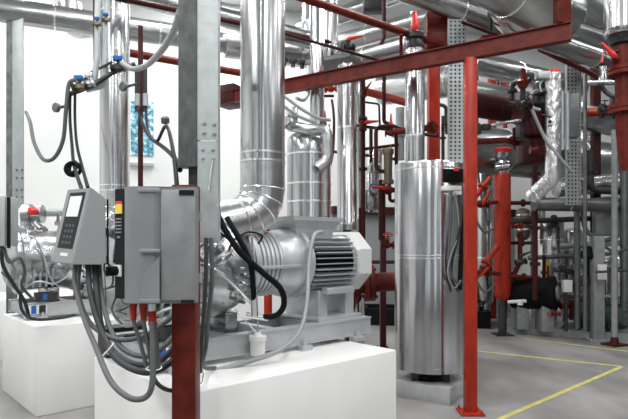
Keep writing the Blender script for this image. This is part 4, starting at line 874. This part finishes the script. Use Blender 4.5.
# ================================================================ RED RISER TANK etc
dr = 9.4
o = empty('red_riser', (P(502.5, 0, dr).x, dr, 0), 'thick bright red insulated riser topped by a silver valve', 'pipe')
r = 8 * dr / F_PX
q = MB(); q.lathe(V(P(502.5, 0, dr).x, dr, P(0, 300, dr).z), V(0, 0, 1), [(0, r * .5), (.06, r * .9), (.12, r), (P(0, 176, dr).z - P(0, 300, dr).z, r), (P(0, 174, dr).z - P(0, 300, dr).z, r * .9)], 28); q.build('riser_body', 'red_bright', o)
q = MB(); q.cyl(V(P(502.5, 0, dr).x, dr, 0), P(502.5, 298, dr), .07, 14); q.box((P(502.5, 0, dr).x, dr, .01), (.3, .3, .02)); q.build('stand', 'dark_steel', o)
q = MB(); q.lathe(P(502.5, 175, dr), V(0, 0, 1), [(0, .07), (.08, .07), (.12, .11), (.2, .15), (.26, .11), (.3, .15), (.38, .15)], 20); q.cyl(P(495, 168, dr - .05), P(509, 166, dr - .1), .05, 12); q.build('valve_head', 'cast_silver', o)
q = MB(); q.lathe(P(502.5, 153, dr), V(0, 0, 1), [(0, .15), (.06, .16), (.08, .13)], 20); q.build('red_collar', 'red_handle', o)
# pipes between column and riser
RD = [('bright red diagonal strut low between the red column and riser', [(474, 280, 9.0), (498, 246, 9.2)], .045, 'red_bright'),
      ('red horizontal pipe low between the red column and riser', [(474, 272, 9.0), (500, 274, 9.2)], .035, 'red_dark'),
      ('red horizontal pipe halfway between the red column and riser', [(474, 205, 9.2), (497, 202, 9.3)], .035, 'red_dark'),
      ('red diagonal strut high between the red column and riser', [(476, 196, 9.0), (490, 178, 9.1)], .045, 'red_bright'),
      ('dark red pipe right of the riser, curving up from the black vessel', [(508, 288, 9.4), (520, 262, 9.4), (520, 232, 9.4)], .04, 'red_dark'),
      ('dark red horizontal pipe right of the riser at mid height', [(509, 243, 9.5), (536, 243, 9.5)], .03, 'red_deep'),
      ('dark horizontal pipe right of the riser above the small red vessel', [(510, 203, 9.4), (536, 203, 9.4)], .035, 'red_deep'),
      ('tall thin dark red pipe right of the riser running full height', [(535, 120, 9.0), (535, 300, 9.0)], .045, 'red_deep'),
      ('second tall thin dark red pipe behind the black vessel', [(544, 255, 9.6), (544, 290, 9.6)], .03, 'red_deep'),
      ('low dark red pipe above the black vessel', [(508, 276, 9.3), (540, 278, 9.3)], .035, 'red_dark')]
for lab, pts, r, m in RD: pipe('red_pipe', lab, 'pipe', PP(pts), r, m, flanges=((0, .5),) if 'full' not in lab else ((0, .3), (0, .6), (0, .8)))
lever_valve(P(481, 204, 9.0), V(1, 0, 0), .12, 'dark red lever valve between the red column and riser', V(.5, 0, 1), body='red_dark', handle='red_bright', up=V(0, -1, 0))
lever_valve(P(486, 268, 8.9), V(1, 0, 0), .09, 'red valve low between the red column and riser', V(-.6, 0, -.6), body='red_dark', handle='red_bright', up=V(0, -1, 0))
wheel_valve(P(517, 226, 9.2), V(1, 0, 0), .08, 'dark red hand valve beside the riser at mid height', up=V(0, -1, 0), wheel='red_bright')
lever_valve(P(521, 262, 9.2), V(1, 0, .2), .09, 'dark hand valve just above the black vessel', V(1, 0, .4), body='dark_steel', handle='dark_steel')
for lab, pts in (('grey cable loop hanging between red column and riser, upper', [(475, 218, 8.9), (484, 232, 8.9), (494, 228, 9.0)]), ('dark cable loop hanging between red column and riser, lower', [(476, 280, 8.9), (485, 292, 8.9), (495, 284, 9.0)]), ('pale cable arc behind the red diagonal strut', [(476, 160, 9.4), (482, 200, 9.4), (488, 226, 9.4)])):
    hose('cable', lab, PP(pts), .02, 'hose_grey')
def tank(px, w, y0, y1, d, label, m='jacket_z', legs=True, head=True):
    x = P(px, 0, d).x; r = w / 2 * d / F_PX; z0 = P(0, y1, d).z; z1 = P(0, y0, d).z
    o = empty('vertical_tank', (x, d, 0), label, 'tank', 'silver vessels in the right background')
    MB().lathe(V(x, d, z0), V(0, 0, 1), [(0, r * .5), (.05, r * .92), (.1, r), (z1 - z0 - .1, r), (z1 - z0 - .04, r * .9), (z1 - z0, r * .4)], 28).build('jacket', m, o)
    for t in (.3, .75):
        z = z0 + (z1 - z0) * t; MB().lathe(V(x, d, z), V(0, 0, 1), [(0, r), (.004, r * 1.03), (.03, r * 1.03), (.034, r)], 28).build('clamp_band', 'band', o)
    if legs:
        for k in range(3): a = k * 2.1 + .5; MB().cyl(V(x + math.cos(a) * r * .7, d + math.sin(a) * r * .7, 0), V(x + math.cos(a) * r * .7, d + math.sin(a) * r * .7, z0 + .12), .035, 8).build('leg', 'grey_steel', o)
    return o
tank(548, 30, 218, 308, 10.2, 'dull silver vessel right of the riser, behind the black vessel')
tank(523, 14, 208, 240, 9.9, 'small vessel right of the riser beneath the dark pipe', 'brass', legs=False)
tank(484, 18, 150, 305, 10.6, 'silver vessel in the gap between the red column and the riser')
tank(572, 20, 228, 318, 10.4, 'slim silver vessel left of the grey wall cabinet')
tank(582, 12, 262, 318, 9.8, 'short silver vessel just left of the grey square column')
tank(618, 18, 255, 312, 10.2, 'silver vessel at the right edge behind the thin pole')
tank(606, 14, 258, 312, 10.4, 'silver vessel behind the grey square column, next to the edge one')
tank(538, 14, 150, 300, 11.4, 'tall thin silver vessel behind the tall dark red pipe')
tank(586, 22, 125, 185, 10.8, 'high silver vessel behind the dark red column', legs=False)
duct('horizontal_duct', 'dark metal header under the foil elbow reaching the right picture edge', 'duct', P(534, 204, 8.7), P(645, 206, 9.1), .11, (.3, .7), 'dull_metal')
duct('horizontal_duct', 'dull silver duct above the grey wall cabinet at right', 'duct', P(556, 188, 9.2), P(650, 180, 9.4), .16, (.3, .7), 'jacket_x')
# black horizontal vessel
o = empty('horizontal_vessel', P(535, 318, 9.2), 'black horizontal vessel with light end disc low beside the riser', 'tank')
c0, c1 = P(508, 294, 9.6), P(557, 293, 9.15)
ax = (c1 - c0); q = MB(); q.lathe(c0, ax, [(0, .12), (.06, .24), (.12, .27), (ax.length - .14, .27), (ax.length - .1, .29), (ax.length - .02, .29), (ax.length, .2)], 28); q.build('shell', 'black', o)
q = MB(); q.lathe(c1, ax, [(-.02, .13), (.03, .13), (.05, .1)], 20); q.build('end_disc', 'grey_steel', o)
q = MB()
for t in (.25, .75):
    p = c0.lerp(c1, t); q.box((p.x, p.y, (p.z - .25) / 2 + .1), (.2, .3, p.z - .25), bev=.01)
q.build('saddle', 'grey_steel', o)
q = MB(); q.cyl(P(508, 302, 9.2), P(526, 301, 9.2), .03, 12); q.cyl(P(520, 301, 9.2), P(520, 305, 9.2), .05, 12); tag(q.build('drain_valve', 'white_plastic'), 'white drain valve in front of the black vessel', 'valve')
# skids on the floor
def skid(p, q_, w, h, label, sm='grey_steel'):
    o = empty('equipment_skid', (p + q_) / 2, label, 'skid'); dd = (q_ - p).normalized(); n = V(-dd.y, dd.x, 0)
    for s in (0, 1):
        MB().bar(p + n * w * s + V(0, 0, h / 2), q_ + n * w * s + V(0, 0, h / 2), .1, h).build('side_beam', sm, o)
    for t in (0.02, .35, .68, .98):
        c = p.lerp(q_, t); MB().bar(c + V(0, 0, h / 2), c + n * w + V(0, 0, h / 2), .1, h * .9).build('cross_beam', sm, o)
    return o
skid(V(3.4, 9.75, 0), V(5.6, 8.45, 0), .9, .13, 'long grey steel skid on the floor beneath the green pump')
skid(V(.9, 10.6, 0), V(3.3, 10.1, 0), .8, .32, 'dark low skid seen between the red column and riser', 'black')
o = empty('pump_set', P(595, 330, 9.2), 'dark green pump and motor lying on the grey skid', 'pump')
c0, c1 = P(574, 315, 9.6), P(628, 317, 8.9); ax = c1 - c0
q = MB(); q.lathe(c0, ax, [(0, .06), (.05, .15), (.3, .17), (.32, .1), (.42, .1), (.44, .19), (.85, .19), (.88, .12)], 24); q.build('pump_casing', 'green_paint', o)
q = MB()
for k in range(12):
    t = k * math.pi / 6; e = V(0, -math.cos(t), math.sin(t)); q.bar(c0 + ax.normalized() * .46 + e * .2, c0 + ax.normalized() * .82 + e * .2, .012, .03)
q.build('cooling_fins', 'green_paint', o)
q = MB(); q.box(c0.lerp(c1, .2) - V(0, 0, .14), (.2, .2, .14)); q.build('foot', 'dark_steel', o); q = MB(); q.box(c0.lerp(c1, .7) - V(0, 0, .14), (.25, .25, .12)); q.build('foot', 'dark_steel', o)
wheel_valve(P(566, 306, 9.2), V(1, 0, 0), .1, 'dark red valve in front of the black vessel end', up=V(0, -.3, 1), wheel='red_bright')
wheel_valve(P(556, 314, 9.0), V(1, -.2, 0), .07, 'small red valve by the skid, left of the green pump', up=V(-1, -.2, 0), wheel='red_bright')
q = MB(); q.box(P(567, 286, 9.0), (.14, .1, .2), bev=.01); tag(q.build('gauge_box', 'white_plastic'), 'small white instrument box right of the black vessel', 'box')
q = MB(); q.tube(fillet(PP([(560, 267, 9.1), (571, 272, 9.1), (585, 284, 9.1)]), .1, 5), .045, 12); q.lathe(P(582, 281, 9.05), V(0, -1, 0), [(0, .1), (.1, .1), (.12, .05)], 14); tag(q.build('branch_pipe', 'dark_steel'), 'dark sloping branch pipe with round flange above the green pump', 'pipe')
q = MB(); q.lathe(P(588, 258, 9.0), V(0, -.4, 1), [(0, .05), (.03, .11), (.08, .13), (.13, .09), (.2, .04)], 16); q.cyl(P(588, 250, 9.0), P(588, 285, 9.0), .02, 8); tag(q.build('hand_wheel', 'black'), 'black round hand knob on a spindle left of the grey square column', 'valve')
q = MB(); q.cyl(P(588, 285, 9.0), V(P(588, 0, 9.0).x, 9.0, .13), .04, 10); q.cyl(P(566, 292, 9.0), V(P(566, 0, 9.0).x, 9.0, .13), .03, 10); q.cyl(P(588, 300, 9.0), P(566, 300, 9.0), .03, 8); tag(q.build('pipe_stand', 'dark_steel'), 'dark pipe stand rising from the skid by the white instrument box', 'pipe')
q = MB(); q.box(P(602, 272, 8.7), (.12, .08, .24), bev=.01); tag(q.build('gauge_box', 'white_plastic'), 'small white box fixed high on the grey square column', 'box')
column('steel_column', 'grey square steel column standing on the skid at right', V(P(597, 0, 8.9).x, 8.9, .0), V(P(597, 0, 8.9).x, 8.9, P(0, 236, 8.9).z), .17, 'grey_steel')
# thin grey pole with red foot
o = empty('support_pole', (P(614.5, 0, 8.45).x, 8.45, 0), 'thin grey pole with red foot plate near the right edge', 'pole')
q = MB(); q.cyl(V(P(614.5, 0, 8.45).x, 8.45, .02), V(P(614.5, 0, 8.45).x, 8.45, P(0, 130, 8.45).z), .045, 16); q.build('pole_shaft', 'grey_steel', o)
q = MB(); q.box((P(614.5, 0, 8.45).x, 8.45, .015), (.30, .26, .03), rot=.4, bev=.004); q.lathe(V(P(614.5, 0, 8.45).x, 8.45, .03), V(0, 0, 1), [(0, .07), (.1, .05)], 14); q.build('foot_plate', 'red_deep', o)
# grey cabinet
o = empty('control_cabinet', P(608, 240, 9.3), 'grey wall cabinet hanging behind the thin pole at right', 'cabinet')
q = MB(); q.box(P(608, 217, 9.3), (.44, .22, .66), bev=.008); q.build('cabinet_body', 'cab_light', o)
q = MB(); q.box(P(607, 217, 9.18), (.38, .012, .6), bev=.004); q.build('cabinet_door', 'cab_light', o)
q = MB(); q.box(P(611, 198, 9.3), (.2, .2, .05)); q.build('light_strip', 'white_plastic', o)
for lab, pts, r in (('dark conduit looping under the grey wall cabinet', [(583, 205, 9.0), (584, 225, 9.0), (592, 236, 9.0), (604, 240, 9.0), (618, 236, 9.0)], .035), ('grey conduit arc at the right edge below the cabinet', [(604, 246, 8.9), (616, 252, 8.9), (630, 246, 8.8)], .025)):
    hose('conduit', lab, PP(pts), r, 'hose_grey')
# horizontal service rails
for lab, pts, r, m in (('grey rail running behind the square column, upper', [(560, 246, 9.6), (640, 242, 9.2)], .05, 'grey_steel'), ('grey rail behind the square column, lower', [(556, 294, 9.4), (640, 298, 9.0)], .035, 'grey_steel'), ('dark rail across the thin pole at right', [(596, 272, 8.6), (640, 270, 8.4)], .02, 'dark_steel'),
                       ('red pipe at the right edge above the cabinet', [(612, 158, 8.8), (640, 156, 8.6)], .05, 'red_dark')):
    pipe('service_rail' if 'rail' in lab else 'red_pipe', lab, 'rail' if 'rail' in lab else 'pipe', PP(pts), r, m)

# ================================================================ MORE PIPEWORK
EX = [('red_pipe', 'thin dark red pipe dropping left of the high red uprights', 'pipe', [(477, 60, 10.5), (477, 140, 10.5)], .03, 'red_deep'),
 ('steel_pipe', 'thin grey vertical pipe just right of the foil wrapped pipe', 'pipe', [(585, 70, 8.6), (585, 330, 8.6)], .03, 'dull_metal'),
 ('steel_pipe', 'dark vertical pipe left of the grey square column, reaching the skid', 'pipe', [(577, 205, 9.0), (577, 328, 9.0)], .05, 'dull_metal'),
 ('steel_pipe', 'dark horizontal pipe above the black vessel toward the right edge', 'pipe', [(528, 258, 9.8), (640, 252, 9.6)], .04, 'dull_metal'),
 ('steel_pipe', 'grey horizontal pipe crossing behind the green pump', 'pipe', [(556, 270, 9.9), (640, 266, 9.7)], .05, 'dull_metal'),
 ('steel_pipe', 'dark horizontal pipe right under the foil elbow', 'pipe', [(508, 222, 9.7), (600, 218, 9.7)], .05, 'dark_steel'),
 ('steel_pipe', 'grey vertical pipe at the right edge behind the thin pole', 'pipe', [(624, 165, 8.9), (624, 325, 8.9)], .06, 'dull_metal'),
 ('steel_pipe', 'dark bent pipe beside the grey wall cabinet', 'pipe', [(590, 150, 9.0), (590, 190, 9.0), (630, 192, 9.0)], .06, 'dark_steel'),
 ('red_pipe', 'thin red vertical pipe behind the green pump', 'pipe', [(571, 285, 9.5), (571, 320, 9.5)], .03, 'red_dark'),
 ('red_pipe', 'thin red pipe standing in front of the small yellowish sign post', 'pipe', [(548, 266, 9.3), (548, 284, 9.3)], .02, 'red_dark'),
 ('steel_pipe', 'thin dark tube crossing above the silver tank between red columns', 'pipe', [(436, 104, 6.4), (446, 106, 6.4), (447, 134, 6.4)], .022, 'dark_steel'),
 ('steel_pipe', 'dark tube with gauge tail right of the red column under the beam', 'pipe', [(443, 116, 6.6), (443, 160, 6.6)], .02, 'dark_steel'),
 ('red_pipe', 'dark red pipe along the lower wall seen under the rack', 'pipe', [(345, 262, 8.8), (396, 262, 8.6)], .03, 'red_deep'),
 ('red_pipe', 'dark red riser between the narrow duct and valve rack', 'pipe', [(371, 128, 7.6), (371, 212, 7.6)], .025, 'red_deep'),
 ('red_pipe', 'dark red pipe crossing the narrow silver duct behind the rack', 'pipe', [(318, 150, 8.2), (372, 156, 7.8)], .022, 'red_deep'),
 ('steel_pipe', 'silver vertical pipe left of the riser duct behind the rack', 'pipe', [(400, 108, 7.4), (400, 160, 7.4)], .06, 'galv'),
 ('steel_pipe', 'dark elbow pipe above the dark red broad header', 'pipe', [(512, 100, 7.6), (512, 82, 7.6), (530, 80, 7.4)], .035, 'dark_steel'),
 ('red_pipe', 'dark red bent pipe under the valve station', 'pipe', [(516, 128, 7.6), (516, 150, 7.6), (545, 156, 7.6)], .05, 'red_deep'),
]
for n, lab, cat, pts, r, m in EX: pipe(n, lab, cat, PP(pts), r, m, flanges=((0, .5),) if 'thin' not in lab else ())
wheel_valve(P(525, 104, 7.0), V(1, 0, 0), .09, 'dark hand valve high on the left side of the valve station', up=V(0, -1, .2), body='dark_steel', wheel='red_deep')
lever_valve(P(551, 122, 6.95), V(0, 0, 1), .06, 'small dark valve pressed against the foil wrapped pipe', V(-1, 0, .2), body='dark_steel', handle='dark_steel')
wheel_valve(P(536, 150, 7.1), V(1, 0, 0), .08, 'dark red hand valve at the bottom of the valve station', up=V(0, -1, -.2), wheel='red_deep')
lever_valve(P(443, 128, 6.5), V(0, 0, 1), .04, 'small dark valve just right of the red column behind the tank', V(1, 0, 0), body='dark_steel', handle='dark_steel')
wheel_valve(P(604, 110, 8.5), V(1, 0, 0), .08, 'dark hand valve beside the check valve at right', up=V(0, -.2, 1), body='dark_steel', wheel='dark_steel')
q = MB(); q.box(P(546, 268, 9.9), (.12, .03, .5), bev=.005); tag(q.build('warning_strip', 'yellow'), 'narrow yellow strip standing behind the black vessel', 'sign')

# ================================================================ LIGHT, CAMERA
def area(loc, sx, sy, e, rot=(0, 0, 0), col=(1, 1, 1)):
    l = bpy.data.lights.new('ceiling_lamp', 'AREA'); l.shape = 'RECTANGLE'; l.size = sx; l.size_y = sy; l.energy = e; l.color = col
    o = bpy.data.objects.new('ceiling_lamp', l); COL.objects.link(o); o.location = loc; o.rotation_euler = rot
for x in (-5.5, -1.5, 2.5, 6.5, 10.5):
    for y in (-2.5, 1.5, 5.5, 9.2):
        area((x, y, ZC - .06), .35, 2.4, 165 if x < 4 else 60)  # unseen lamps added to light the room, weaker at right to darken the background
w = bpy.data.worlds.new('World'); C.world = w; w.use_nodes = True
nt = w.node_tree; bg = nt.nodes['Background']; bg.inputs['Strength'].default_value = 1.5; bg.inputs['Color'].default_value = (.93, .97, 1, 1)
cam = bpy.data.cameras.new('camera'); co = bpy.data.objects.new('camera', cam); COL.objects.link(co)
co.location = (0, 0, EYE); co.rotation_euler = (math.pi / 2, 0, 0)
cam.sensor_fit = 'HORIZONTAL'; cam.sensor_width = 36; cam.lens = 36 * F_PX / 628
cam.shift_y = (HZ - 209.5) / 628
C.camera = co
C.view_settings.view_transform = 'Standard'; C.view_settings.look = 'None'; C.view_settings.exposure = -0.1; C.view_settings.gamma = 1; C.view_settings.use_curve_mapping = False
